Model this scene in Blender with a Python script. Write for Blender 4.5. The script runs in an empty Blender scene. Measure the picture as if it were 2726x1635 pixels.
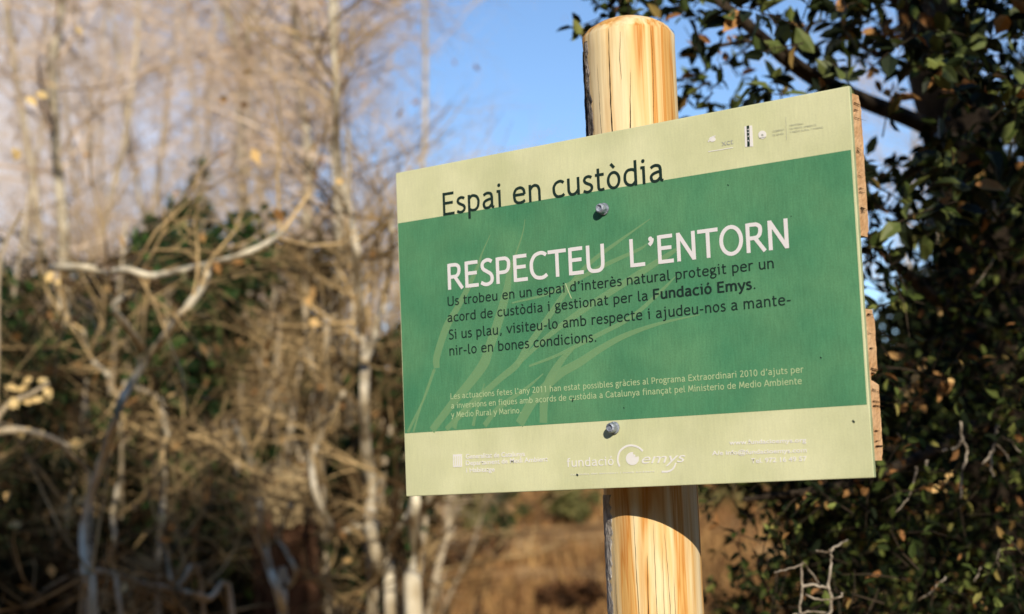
import bpy, math, random
from mathutils import Vector, Matrix, noise

SC = bpy.context.scene
COL = SC.collection
# ------------------------------------------------------------------ camera
FPX, CX, CY = 4456.0, 1363.0, 817.5
RIGHT = Vector((0.79675782, 0.60299386, -0.03969097))
UP = Vector((0.09797073, -0.06408173, 0.99312399))
BACK = Vector((0.59630421, -0.79516786, -0.11013337))
W_S, H_S = 0.50, 0.32495                      # sign width and height in metres
ZB = 1.50                                     # height of the sign's lower edge
CAM = Vector((1.08893672 - W_S / 2, -1.26513942, ZB - 0.00034))
cd = bpy.data.cameras.new("camera"); co = bpy.data.objects.new("camera", cd); COL.objects.link(co)
M = Matrix((RIGHT, UP, BACK)).transposed().to_4x4(); M.translation = CAM
co.matrix_world = M
cd.sensor_width = 36; cd.lens = FPX / 2726 * 36; cd.clip_start = 0.05; cd.clip_end = 3000
cd.dof.use_dof = True; cd.dof.focus_distance = 1.53; cd.dof.aperture_fstop = 6.3
SC.camera = co
# ------------------------------------------------------------------ light
SUN_AZ, SUN_EL = math.radians(47), math.radians(24)      # azimuth measured from the sign's normal to the right
sdir = Vector((math.sin(SUN_AZ) * math.cos(SUN_EL), -math.cos(SUN_AZ) * math.cos(SUN_EL), math.sin(SUN_EL)))
sl = bpy.data.lights.new("sun", 'SUN'); sl.energy = 4.5; sl.angle = math.radians(0.5); sl.color = (1.0, 0.90, 0.76)
so = bpy.data.objects.new("sun", sl); COL.objects.link(so); so.rotation_euler = sdir.to_track_quat('Z', 'Y').to_euler()
wd = bpy.data.worlds.new("World"); SC.world = wd; wd.use_nodes = True
nt = wd.node_tree; nt.nodes.clear()
out = nt.nodes.new("ShaderNodeOutputWorld"); bg = nt.nodes.new("ShaderNodeBackground"); sky = nt.nodes.new("ShaderNodeTexSky")
sky.sky_type = 'NISHITA'; sky.sun_disc = False; sky.sun_elevation = SUN_EL
sky.sun_rotation = math.atan2(sdir.x, sdir.y)
sky.air_density = 1.0; sky.dust_density = 0.0; sky.ozone_density = 3.6; sky.altitude = 1500
bg.inputs[1].default_value = 0.145
# cloud-shaped whitening painted into the sky at left, in place of glare
tcw = nt.nodes.new("ShaderNodeTexCoord"); mpw = nt.nodes.new("ShaderNodeMapping"); mpw.inputs["Scale"].default_value = (1, 1, 2.5); nzw = nt.nodes.new("ShaderNodeTexNoise")
nzw.inputs["Scale"].default_value = 2.2; nzw.inputs["Detail"].default_value = 8; nzw.inputs["Roughness"].default_value = .6; nzw.inputs["Distortion"].default_value = .6
nt.links.new(tcw.outputs["Generated"], mpw.inputs[0]); nt.links.new(mpw.outputs[0], nzw.inputs[0])
dt = nt.nodes.new("ShaderNodeVectorMath"); dt.operation = 'DOT_PRODUCT'; dt.inputs[1].default_value = (-0.92, 0.36, 0.14); nt.links.new(tcw.outputs["Generated"], dt.inputs[0])
mr = nt.nodes.new("ShaderNodeMapRange"); mr.interpolation_type = 'SMOOTHSTEP'; mr.inputs[1].default_value = .88; mr.inputs[2].default_value = 1.0; nt.links.new(dt.outputs["Value"], mr.inputs[0])
ad = nt.nodes.new("ShaderNodeMath"); ad.operation = 'MULTIPLY_ADD'; ad.inputs[1].default_value = .9; nt.links.new(nzw.outputs[0], ad.inputs[0]); nt.links.new(mr.outputs[0], ad.inputs[2])
mr2 = nt.nodes.new("ShaderNodeMapRange"); mr2.inputs[1].default_value = .62; mr2.inputs[2].default_value = 1.2; mr2.inputs[4].default_value = .78; nt.links.new(ad.outputs[0], mr2.inputs[0])
mxw = nt.nodes.new("ShaderNodeMix"); mxw.data_type = 'RGBA'; mxw.inputs[7].default_value = (6.9, 6.4, 6.4, 1); nt.links.new(mr2.outputs[0], mxw.inputs[0]); nt.links.new(sky.outputs[0], mxw.inputs[6])
nt.links.new(mxw.outputs[2], bg.inputs[0]); nt.links.new(bg.outputs[0], out.inputs[0])
SC.view_settings.view_transform = 'Standard'; SC.view_settings.look = 'None'
SC.view_settings.exposure = 0.1; SC.view_settings.gamma = 1.0; SC.view_settings.use_curve_mapping = False
SC.render.film_transparent = False

# ------------------------------------------------------------------ helpers
def ray(px, py):
    return (RIGHT * ((px - CX) / FPX) - UP * ((py - CY) / FPX) - BACK)      # length 1 along the camera axis
def at(px, py, d):                                    # the point seen at a photo pixel, d metres along the camera axis
    return CAM + ray(px, py) * d
def proj(p):
    v = p - CAM; z = -v.dot(BACK)
    if z < 0.05: return None
    return CX + v.dot(RIGHT) / z * FPX, CY - v.dot(UP) / z * FPX, z
def on_sign(px, py):                                  # photo pixel -> (x, z) on the sign's face
    r = ray(px, py); t = -CAM.y / r.y
    p = CAM + r * t
    return p.x, p.z
FWD = Vector((-BACK.x, -BACK.y, 0)).normalized(); SIDE = Vector((FWD.y, -FWD.x, 0))
def sstep(a, b, x):
    t = min(1, max(0, (x - a) / (b - a))); return t * t * (3 - 2 * t)
def ground_z(x, y):
    q = Vector((x, y, 0)) - Vector((CAM.x, CAM.y, 0)); f = q.dot(FWD); s = q.dot(SIDE)
    z = 0.0
    if f > 10:
        u = s / max(f, 1)                              # tangent of the bearing
        left = sstep(-0.06, -0.24, u) if u < 0 else 0
        z += sstep(14, 70, f) * 4.6
        z += left * sstep(11, 45, f) * 4.5
        z += sstep(70, 400, f) * 6
    z += 0.12 * noise.noise(Vector((x * .25, y * .25, 0))) + 0.04 * noise.noise(Vector((x * .9, y * .9, 3)))
    return z
def on_ground(px, d):                                 # ground point below a photo column at distance d
    p = at(px, 1300, d); return Vector((p.x, p.y, ground_z(p.x, p.y)))

def tagit(o, label, cat, group=None, kind=None):
    if label: o["label"] = label
    if cat: o["category"] = cat
    if group: o["group"] = group
    if kind: o["kind"] = kind
    return o
def empty(name, loc, label, cat, group=None):
    o = bpy.data.objects.new(name, None); COL.objects.link(o); o.location = loc; o.empty_display_size = .1
    bpy.context.view_layer.update()
    return tagit(o, label, cat, group)
def link(name, me, parent=None, kind=None):
    o = bpy.data.objects.new(name, me); COL.objects.link(o)
    if parent is not None:
        o.parent = parent; o.matrix_parent_inverse = Matrix.Translation(-parent_world(parent))
    if kind: o["kind"] = kind
    return o
def parent_world(p):
    v = Vector(p.location) if p.type == 'EMPTY' else Vector((0, 0, 0))
    return v
class MB:
    def __init__(s): s.v = []; s.f = []; s.m = []
    def tube(s, pts, rad, sides=4, mi=0, cap=True, rough=0.0, rng=None):
        n0 = len(s.v); n = len(pts); ref = Vector((0.31, 0.17, 0.93))
        for i, p in enumerate(pts):
            t = (pts[min(i + 1, n - 1)] - pts[max(i - 1, 0)])
            if t.length < 1e-9: t = Vector((0, 0, 1))
            t.normalize(); a = t.cross(ref)
            if a.length < .05: a = t.cross(Vector((1, 0, 0)))
            a.normalize(); b = t.cross(a)
            for k in range(sides):
                r = rad[i] * (1 + (rng.uniform(-rough, rough) if rng else 0)); th = 2 * math.pi * k / sides
                s.v.append(p + a * (r * math.cos(th)) + b * (r * math.sin(th)))
        for i in range(n - 1):
            for k in range(sides):
                k2 = (k + 1) % sides
                s.f.append((n0 + i * sides + k, n0 + i * sides + k2, n0 + (i + 1) * sides + k2, n0 + (i + 1) * sides + k)); s.m.append(mi)
        if cap:
            s.f.append(tuple(n0 + k for k in reversed(range(sides)))); s.m.append(mi)
            s.f.append(tuple(n0 + (n - 1) * sides + k for k in range(sides))); s.m.append(mi)
    def leaf(s, p, d, nrm, L, Wd, mi=0, curl=.15):
        d = d.normalized(); side = d.cross(nrm)
        if side.length < 1e-4: side = d.cross(Vector((.3, .8, .5)))
        side.normalize(); n = side.cross(d)
        b = len(s.v)
        s.v += [p, p + d * (L * .33) + side * (Wd * .48) + n * (L * .07), p + d * (L * .36) - n * (L * .02), p + d * (L * .33) - side * (Wd * .48) + n * (L * .07),
                p + d * (L * .72) + side * (Wd * .38) + n * (L * (.05 - curl * .3)), p + d * (L * .72) - side * (Wd * .38) + n * (L * (.05 - curl * .3)), p + d * L - n * (L * curl)]
        for f in ((0, 2, 1), (0, 3, 2), (1, 2, 6, 4), (2, 3, 5, 6)):
            s.f.append(tuple(b + i for i in f)); s.m.append(mi)
    def tri_leaf(s, p, d, nrm, L, Wd, mi=0):
        d = d.normalized(); side = d.cross(nrm)
        if side.length < 1e-4: side = d.cross(Vector((.3, .8, .5)))
        side.normalize(); b = len(s.v)
        s.v += [p, p + d * (L * .45) + side * (Wd * .5), p + d * L, p + d * (L * .45) - side * (Wd * .5)]
        s.f.append((b, b + 1, b + 2, b + 3)); s.m.append(mi)
    def mesh(s, name, mats, smooth=False, origin=None):
        me = bpy.data.meshes.new(name)
        vs = s.v if origin is None else [v - origin for v in s.v]
        me.from_pydata([tuple(v) for v in vs], [], s.f)
        for m in (mats if isinstance(mats, (list, tuple)) else [mats]): me.materials.append(m)
        if any(s.m): me.polygons.foreach_set("material_index", s.m)
        if smooth: me.polygons.foreach_set("use_smooth", [True] * len(me.polygons))
        me.update(); return me
def rvec(r):
    while True:
        v = Vector((r.uniform(-1, 1), r.uniform(-1, 1), r.uniform(-1, 1)))
        if .1 < v.length < 1: return v.normalized()
def smooth_path(pts, k=3):                            # Catmull-Rom through the points
    o = []; P = [pts[0] * 2 - pts[1]] + list(pts) + [pts[-1] * 2 - pts[-2]]
    for i in range(1, len(P) - 2):
        for j in range(k):
            t = j / k; a, b, c, d = P[i - 1], P[i], P[i + 1], P[i + 2]
            o.append(.5 * ((2 * b) + (c - a) * t + (2 * a - 5 * b + 4 * c - d) * t * t + (3 * b - a - 3 * c + d) * t ** 3))
    o.append(P[-2]); return o

# ------------------------------------------------------------------ materials
def srgb(r, g, b):
    f = lambda c: (c / 255 / 12.92) if c / 255 <= .04045 else ((c / 255 + .055) / 1.055) ** 2.4
    return (f(r), f(g), f(b), 1)
def mat(name, c1, c2=None, scale=8, rough=.75, spec=.3, bump=0, bscale=60, stretch=None, island=None, detail=6, lo=.35, hi=.65):
    m = bpy.data.materials.new(name); m.use_nodes = True; n = m.node_tree.nodes; L = m.node_tree.links
    p = n["Principled BSDF"]; p.inputs["Roughness"].default_value = rough; p.inputs["Specular IOR Level"].default_value = spec
    tc = n.new("ShaderNodeTexCoord"); mp = n.new("ShaderNodeMapping"); L.new(tc.outputs["Object"], mp.inputs[0])
    if stretch: mp.inputs["Scale"].default_value = stretch
    col = None
    if c2 is not None:
        nz = n.new("ShaderNodeTexNoise"); nz.inputs["Scale"].default_value = scale; nz.inputs["Detail"].default_value = detail
        L.new(mp.outputs[0], nz.inputs[0]); rp = n.new("ShaderNodeValToRGB")
        rp.color_ramp.elements[0].position = lo; rp.color_ramp.elements[1].position = hi
        rp.color_ramp.elements[0].color = c1; rp.color_ramp.elements[1].color = c2
        L.new(nz.outputs[0], rp.inputs[0]); col = rp.outputs[0]
    if island:                                        # leaf by leaf colour
        g = n.new("ShaderNodeNewGeometry"); r2 = n.new("ShaderNodeValToRGB"); r2.color_ramp.interpolation = 'LINEAR'
        els = r2.color_ramp.elements
        for i, (pos, c) in enumerate(island):
            e = els[i] if i < 2 else els.new(pos)
            e.position = pos; e.color = c
        L.new(g.outputs["Random Per Island"], r2.inputs[0]); col = r2.outputs[0]
    if col is None: p.inputs["Base Color"].default_value = c1
    else: L.new(col, p.inputs["Base Color"])
    if bump:
        nb = n.new("ShaderNodeTexNoise"); nb.inputs["Scale"].default_value = bscale; nb.inputs["Detail"].default_value = 8
        L.new(mp.outputs[0], nb.inputs[0]); bp = n.new("ShaderNodeBump"); bp.inputs["Strength"].default_value = bump; bp.inputs["Distance"].default_value = .01
        L.new(nb.outputs[0], bp.inputs["Height"]); L.new(bp.outputs[0], p.inputs["Normal"])
    return m
M_twig = mat("pale_twig", (.055, .032, .013, 1), (.62, .44, .21, 1), 3.2, .9, .08, lo=.42, hi=.60)
M_twig_far = mat("far_twig", (.46, .33, .22, 1), (.78, .62, .46, 1), 5, .85, .15)  # paled so the twig colour carries some of the glare
M_twig_dk = mat("brown_twig", (.018, .010, .005, 1), (.20, .115, .05, 1), 3.2, .9, .06, lo=.42, hi=.62)  # darkened so the twig colour holds the lower thicket's shade
M_bark = mat("pale_bark", (.30, .23, .13, 1), (.66, .55, .38, 1), 14, .9, .1, .6, 50, (1, 1, .35))
M_lichen = mat("lichen_bark", (.28, .22, .13, 1), (.68, .60, .44, 1), 18, .9, .1, .6, 60, (1, 1, .5))
M_hero = mat("silver_bark", (.42, .34, .21, 1), (.86, .78, .58, 1), 12, .9, .1, .6, 50, (1, 1, .5))
M_bark_dk = mat("dark_bark", (.018, .013, .009, 1), (.06, .045, .03, 1), 20, .95, .1, .8, 50, (1, 1, .3))
M_deadleaf = mat("dead_leaf", (.4, .2, .06, 1), island=[(0, (.20, .09, .03, 1)), (1, (.62, .36, .13, 1)), (.5, (.42, .23, .08, 1)), (.85, (.70, .48, .20, 1))], rough=.8, spec=.15)
M_oakleaf = mat("oak_leaf", (.04, .06, .02, 1), island=[(0, (.006, .010, .004, 1)), (1, (.30, .14, .05, 1)), (.5, (.009, .014, .005, 1)), (.78, (.05, .072, .016, 1)), (.9, (.20, .23, .06, 1)), (.97, (.26, .13, .05, 1))], rough=.7, spec=.07)  # near-black steps painted for shaded leaves, olive steps for sunlit ones
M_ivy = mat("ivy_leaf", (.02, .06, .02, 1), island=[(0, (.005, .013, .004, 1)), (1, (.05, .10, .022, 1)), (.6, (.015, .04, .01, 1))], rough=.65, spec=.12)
M_shade = mat("shade_leaf", (.01, .012, .006, 1), island=[(0, (.004, .006, .003, 1)), (1, (.022, .026, .010, 1))], rough=.8, spec=.05)  # near-black leaf colour with the shade of deep foliage painted in
M_olive = mat("olive_leaf", (.1, .1, .03, 1), island=[(0, (.04, .045, .014, 1)), (1, (.26, .23, .09, 1)), (.6, (.13, .13, .04, 1))], rough=.8, spec=.1)
M_russet = mat("russet_leaf", (.1, .05, .02, 1), island=[(0, (.02, .010, .006, 1)), (1, (.16, .075, .03, 1)), (.6, (.07, .035, .016, 1))], rough=.85, spec=.1)
M_grass = mat("dry_grass", (.4, .3, .15, 1), island=[(0, (.06, .028, .01, 1)), (1, (.52, .32, .12, 1)), (.5, (.26, .13, .05, 1))], rough=.9, spec=.1)
M_ground = mat("meadow_ground", (.09, .040, .014, 1), (.62, .38, .16, 1), 1.1, .95, .05, .5, 3, detail=9, lo=.36, hi=.62)

def grain(m, amt=.22, sc=420):                        # fine uneven ink
    n = m.node_tree.nodes; L = m.node_tree.links; p = n["Principled BSDF"]; src = p.inputs["Base Color"].links[0].from_socket
    tc = n.new("ShaderNodeTexCoord"); a = n.new("ShaderNodeTexNoise"); a.inputs["Scale"].default_value = sc; a.inputs["Detail"].default_value = 3; L.new(tc.outputs["Object"], a.inputs[0])
    mp = n.new("ShaderNodeMapping"); mp.inputs["Rotation"].default_value = (0, .5, 0); mp.inputs["Scale"].default_value = (1, 1, .12); L.new(tc.outputs["Object"], mp.inputs[0])
    b = n.new("ShaderNodeTexNoise"); b.inputs["Scale"].default_value = sc * .8; b.inputs["Detail"].default_value = 4; L.new(mp.outputs[0], b.inputs[0])
    ad = n.new("ShaderNodeMath"); ad.operation = 'ADD'; L.new(a.outputs[0], ad.inputs[0]); L.new(b.outputs[0], ad.inputs[1])
    mr = n.new("ShaderNodeMapRange"); mr.inputs[1].default_value = .7; mr.inputs[2].default_value = 1.3; mr.inputs[3].default_value = 1 - amt; mr.inputs[4].default_value = 1 + amt; L.new(ad.outputs[0], mr.inputs[0])
    vm = n.new("ShaderNodeVectorMath"); vm.operation = 'MULTIPLY'; L.new(src, vm.inputs[0]); L.new(mr.outputs[0], vm.inputs[1]); L.new(vm.outputs[0], p.inputs["Base Color"])

# ------------------------------------------------------------------ ground
def build_ground():
    mb = MB(); fs = [-60, -20, -6, 0, 4, 8] + [10 + 1.5 * i for i in range(27)] + [55, 62, 70, 85, 110, 150, 220, 320, 480, 800, 1500]
    ns = 60
    for f in fs:
        w = 14 + abs(f) * 1.1
        for j in range(ns + 1):
            s_ = (j / ns * 2 - 1) * w
            p = Vector((CAM.x, CAM.y, 0)) + FWD * f + SIDE * s_
            mb.v.append(Vector((p.x, p.y, ground_z(p.x, p.y))))
    for i in range(len(fs) - 1):
        for j in range(ns):
            a = i * (ns + 1) + j; mb.f.append((a, a + 1, a + ns + 2, a + ns + 1)); mb.m.append(0)
    o = link("ground", mb.mesh("ground", M_ground, True)); o["kind"] = "structure"
build_ground()
M_floor = mat("shaded_litter", (.008, .005, .003, 1), (.05, .028, .014, 1), 1.2, .95, .05, .6, 9, detail=9)  # litter kept extra dark, its colour carries the thicket's shade
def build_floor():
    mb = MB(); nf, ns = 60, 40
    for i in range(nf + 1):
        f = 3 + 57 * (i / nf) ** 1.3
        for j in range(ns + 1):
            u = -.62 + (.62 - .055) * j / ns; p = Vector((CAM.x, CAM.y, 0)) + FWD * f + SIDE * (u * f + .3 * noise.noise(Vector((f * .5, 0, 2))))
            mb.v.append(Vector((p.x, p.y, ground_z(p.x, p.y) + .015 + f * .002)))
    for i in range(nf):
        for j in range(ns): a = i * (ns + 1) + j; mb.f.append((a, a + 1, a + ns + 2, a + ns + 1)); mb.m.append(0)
    o = link("shaded_floor", mb.mesh("shaded_floor", M_floor, True)); o["kind"] = "structure"  # dark sheet laid over the ground for shade between the stems
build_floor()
rg = random.Random(5)
def build_grass():
    mb = MB()
    for i in range(34000):
        px = rg.uniform(900, 2200); d = 7 + 55 * rg.random() ** 1.6
        p = on_ground(px, d)
        if noise.noise(Vector((p.x * .35, p.y * .35, 7))) < -.12: continue
        h = rg.uniform(.12, .42) * (1 + d * .012)
        u = Vector((rg.uniform(-.45, .45), rg.uniform(-.45, .45), 1)).normalized(); w = .006 + d * .0006
        s_ = rvec(rg); s_.z = 0; b = len(mb.v)
        mb.v += [p - s_ * w, p + s_ * w, p + u * h]; mb.f.append((b, b + 1, b + 2)); mb.m.append(0)
    o = link("dry_grass", mb.mesh("dry_grass", M_grass)); tagit(o, "dry straw coloured meadow grass beyond the post", "grass", None, "stuff")
build_grass()

# ------------------------------------------------------------------ the sign
def wood_mat(name, pale=1.0, orange=.5, end=False):
    m = bpy.data.materials.new(name); m.use_nodes = True; n = m.node_tree.nodes; L = m.node_tree.links
    p = n["Principled BSDF"]; p.inputs["Roughness"].default_value = .7; p.inputs["Specular IOR Level"].default_value = .2
    tc = n.new("ShaderNodeTexCoord"); mp = n.new("ShaderNodeMapping"); L.new(tc.outputs["Object"], mp.inputs[0])
    mp.inputs["Scale"].default_value = (1, 1, .045) if not end else (.3, 1, 1)
    nz = n.new("ShaderNodeTexNoise"); nz.inputs["Scale"].default_value = 30; nz.inputs["Detail"].default_value = 4; nz.inputs["Roughness"].default_value = .6; nz.inputs["Distortion"].default_value = .5
    L.new(mp.outputs[0], nz.inputs[0]); rp = n.new("ShaderNodeValToRGB"); e = rp.color_ramp.elements
    e[0].position = .36; e[0].color = (.88, .74, .48, 1); e[1].position = .74; e[1].color = (.66, .27, .05, 1)
    x = e.new(.46); x.color = (.86, .68, .38, 1); x = e.new(.52); x.color = (.80, .54, .23, 1); x = e.new(.555); x.color = (.64, .28, .06, 1); x = e.new(.58); x.color = (.76, .47, .16, 1); x = e.new(.64); x.color = (.70, .36, .10, 1)
    L.new(nz.outputs[0], rp.inputs[0])
    n2 = n.new("ShaderNodeTexNoise"); n2.inputs["Scale"].default_value = 210 if not end else 130; n2.inputs["Detail"].default_value = 4; L.new(mp.outputs[0], n2.inputs[0])
    mx = n.new("ShaderNodeMix"); mx.data_type = 'RGBA'; mx.blend_type = 'MULTIPLY'; mx.inputs[0].default_value = .5
    r2 = n.new("ShaderNodeValToRGB"); r2.color_ramp.elements[0].position = .3; r2.color_ramp.elements[0].color = (.70, .52, .34, 1); r2.color_ramp.elements[1].position = .55; r2.color_ramp.elements[1].color = (1, 1, 1, 1)
    L.new(n2.outputs[0], r2.inputs[0]); L.new(rp.outputs[0], mx.inputs[6]); L.new(r2.outputs[0], mx.inputs[7]); L.new(mx.outputs[2], p.inputs["Base Color"])
    bp = n.new("ShaderNodeBump"); bp.inputs["Strength"].default_value = .35; bp.inputs["Distance"].default_value = .002
    L.new(n2.outputs[0], bp.inputs["Height"]); L.new(bp.outputs[0], p.inputs["Normal"])
    return m
M_post = wood_mat("pine_wood"); M_end = mat("plank_wood", (.56, .32, .15, 1), (.72, .47, .26, 1), 60, .85, .15, .25, 300)
M_crack = mat("wood_check", (.025, .014, .008, 1), rough=1, spec=0)
M_barkstrip = mat("weathered_bark", (.09, .08, .075, 1), (.36, .31, .27, 1), 90, 1, .05, 1, 300, (1, 1, .5))
M_barkdark = mat("black_bark", (.015, .012, .014, 1), (.07, .06, .06, 1), 90, 1, .02, .8, 300, (1, 1, .5))
M_barkstrip2 = mat("grey_bark", (.30, .27, .24, 1), (.62, .58, .52, 1), 120, 1, .05, .6, 300, (1, 1, .5))
M_cream = mat("cream_print", (.61, .63, .36, 1), (.73, .735, .45, 1), 14, .6, .25, .03, 500, detail=10)
M_green = mat("green_print", (.070, .25, .125, 1), (.115, .30, .145, 1), 14, .6, .25, .03, 500, detail=10)
grain(M_cream, .05, 650); grain(M_green, .13, 650); grain(M_cream, .06, 22); grain(M_green, .10, 26)
M_edge = mat("panel_edge", (.30, .36, .20, 1), (.42, .46, .28, 1), 40, .6, .3)
M_black = mat("black_ink", (.012, .032, .024, 1), rough=.6)
M_white = mat("white_ink", (.80, .78, .78, 1), rough=.6)
M_smallink = mat("pale_green_ink", (.47, .60, .33, 1), rough=.6)
M_lilac = mat("pale_lilac_ink", (.86, .84, .80, 1), rough=.6)
M_greyink = mat("grey_ink", (.44, .45, .40, 1), rough=.6)
M_faint = mat("faint_ink", (.52, .53, .40, 1), rough=.6)
M_blade = mat("blade_print", (.28, .50, .24, 1), rough=.6)
M_blade.blend_method = 'BLEND'; M_blade.node_tree.nodes["Principled BSDF"].inputs["Alpha"].default_value = .55
M_steel = mat("zinc", (.24, .27, .33, 1), (.46, .50, .58, 1), 220, .55, .5, .3, 400); M_steel.node_tree.nodes["Principled BSDF"].inputs["Metallic"].default_value = .55

PX, PY, PR = 0.022, 0.0, 0.0445
PX, PY = None, None
DEPTH0 = 0.040                                        # panel face to the front of the post
# post axis from its pixel column near the sign
def post_axis():
    r = ray(1731, 1300); t = (DEPTH0 + PR - CAM.y) / r.y; p = CAM + r * t; return p.x
PX = post_axis(); PY = DEPTH0 + PR
ztop = None
r_ = ray(1702, 40); t_ = (PY - CAM.y) / r_.y; ztop = (CAM + r_ * t_).z
sign = empty("information_sign", (PX, PY, ground_z(PX, PY)), "green and cream information panel bolted to a round pine post", "sign")
def build_post():
    mb = MB(); N = 96; zs = [-.05 + 0] ; z0 = ground_z(PX, PY) - .3
    prof = [(z0, 1), (1.0, 1)] + [(1.0 + i * .02, 1) for i in range(1, 400) if 1.0 + i * .02 < ztop - .030]
    prof += [(ztop - .021, 1.0), (ztop - .0195, .985), (ztop - .0118, .86), (ztop - .0065, .66), (ztop - .0025, .42), (ztop, .12)]
    for z, s_ in prof:
        for k in range(N):
            th = 2 * math.pi * k / N
            r = PR * s_ * (1 + .006 * noise.noise(Vector((math.cos(th) * 3, math.sin(th) * 3, z * 1.5))) + .004 * math.sin(th * 9 + z) + (.035 * noise.noise(Vector((math.cos(th) * 5, math.sin(th) * 5, z * 60))) if z > ztop - .03 else 0))
            # shallow drying checks, real grooves
            for (th0, wd_, za, zb_, dp) in CH:
                thc = th0 + .03 * math.sin(z * 9 + th0 * 5)
                dd = abs((th - thc + math.pi) % (2 * math.pi) - math.pi)
                if dd < wd_ and za < z < zb_: r -= dp * (1 - dd / wd_)
            lean = 0
            mb.v.append(Vector((PX + r * math.sin(th), PY - r * math.cos(th), z)))
    R_ = len(prof)
    for i in range(R_ - 1):
        for k in range(N):
            k2 = (k + 1) % N; mb.f.append((i * N + k, i * N + k2, (i + 1) * N + k2, (i + 1) * N + k)); mb.m.append(0)
    mb.f.append(tuple((R_ - 1) * N + k for k in range(N))); mb.m.append(0)
    me = mb.mesh("post", M_post, True)
    return link("post", me, sign)
CH = []
post = build_post()
D2 = math.radians
def post_pt(az, z, off=0):
    a = D2(az); return Vector((PX + (PR + off) * math.sin(a), PY - (PR + off) * math.cos(a), z))
def crack(az, za, zb, w, wob=1.2, seed=0):
    mb = MB(); r = random.Random(seed); n = max(6, int((zb - za) / .006)); b = 0
    for i in range(n + 1):
        t = i / n; z = za + (zb - za) * t; a = az + wob * math.sin(t * 5 + seed) + r.uniform(-.25, .25)
        ww = w * math.sin(math.pi * min(1, max(.03, t))) ** .5 * r.uniform(.6, 1.2)
        mb.v += [post_pt(a - ww / PR * 28.6, z, .0006), post_pt(a + ww / PR * 28.6, z, .0006)]
    for i in range(n): mb.f.append((2 * i, 2 * i + 1, 2 * i + 3, 2 * i + 2)); mb.m.append(0)
    link("drying_crack", mb.mesh("drying_crack", M_crack), sign)
zt = ztop - .022
for c in [(9, zt - .29, zt + .002, .0014, 2.2, 1), (31, zt - .26, zt - .04, .0010, 2.5, 2), (22, zt - .05, zt + .003, .0004, 1, 3),
          (60, zt - .12, zt + .002, .0004, 1.5, 4), (-10, zt - .28, zt - .03, .0004, 1.5, 5),
          (14, .85, ZB - .02, .0009, 3, 6), (35, 1.15, ZB - .03, .0005, 1.5, 7), (24, 1.0, ZB - .06, .0012, 3.5, 8), (41, 1.1, ZB - .05, .0005, 2, 9), (58, 1.0, ZB - .08, .0005, 3, 12), (-22, 1.0, ZB - .03, .0006, 1.5, 10), (47, 1.28, ZB - .04, .0004, 2, 11)]:
    crack(*c)
def bark_strip(za, zb, a0, a1, seed, mt):
    mb = MB(); r = random.Random(seed); nz_, na = int((zb - za) / .004), 10
    for i in range(nz_ + 1):
        z = za + (zb - za) * i / nz_; e0 = a0 + r.uniform(-1.5, 1.5); e1 = a1 + r.uniform(-2.5, 2.5) + 3 * math.sin(z * 35)
        for j in range(na + 1):
            a = e0 + (e1 - e0) * j / na; edge = math.sin(math.pi * j / na) ** .4
            mb.v.append(post_pt(a, z, (.0005 + r.uniform(0, .0009)) * edge - .0008 * (1 - edge)))
    for i in range(nz_):
        for j in range(na):
            k = i * (na + 1) + j; mb.f.append((k, k + 1, k + na + 2, k + na + 1)); mb.m.append(0)
    link("bark_strip", mb.mesh("bark_strip", mt), sign)
bark_strip(ZB + .20, zt - .010, -78, -40, 3, M_barkdark); bark_strip(ZB + .20, zt - .004, -41, -27, 8, M_barkstrip)
bark_strip(.3, ZB - .006, -78, -24, 4, M_barkstrip2)

PT = .0045                                            # panel thickness
x0, x1 = -W_S / 2, W_S / 2
def box(mb, a, b, mi=0):
    n0 = len(mb.v)
    for z in (a[2], b[2]):
        for (x, y) in ((a[0], a[1]), (b[0], a[1]), (b[0], b[1]), (a[0], b[1])): mb.v.append(Vector((x, y, z)))
    for f in ((0, 3, 2, 1), (4, 5, 6, 7), (0, 1, 5, 4), (1, 2, 6, 5), (2, 3, 7, 6), (3, 0, 4, 7)):
        mb.f.append(tuple(n0 + i for i in f)); mb.m.append(mi)
mb = MB(); box(mb, (x0, 0, ZB), (x1, PT, ZB + H_S))
me = mb.mesh("panel", [M_cream, M_edge])
for p_ in me.polygons:
    if abs(p_.normal.y) < .5: p_.material_index = 1
panel = link("panel", me, sign)
bv = panel.modifiers.new("bevel", 'BEVEL'); bv.width = .0008; bv.segments = 2
def sheet(name, mb, mt, kind=None): return link(name, mb.mesh(name, mt), panel, kind)
def poly2(px, off):
    return [Vector((x, -off, z)) for x, z in (on_sign(*q) for q in px)]
# green band
gl, gr_ = x0 + .0012, x1 - .0022
zt0, zt1 = on_sign(1059.5, 595)[1], on_sign(2271, 398)[1]; zb0, zb1 = on_sign(1079, 1154)[1], on_sign(2313, 1077)[1]
mb = MB(); mb.v = [Vector((gl, -.00012, zb0)), Vector((gr_, -.00012, zb1)), Vector((gr_, -.00012, zt1)), Vector((gl, -.00012, zt0))]; mb.f = [(0, 1, 2, 3)]; mb.m = [0]
sheet("green_band", mb, M_green)
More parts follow.
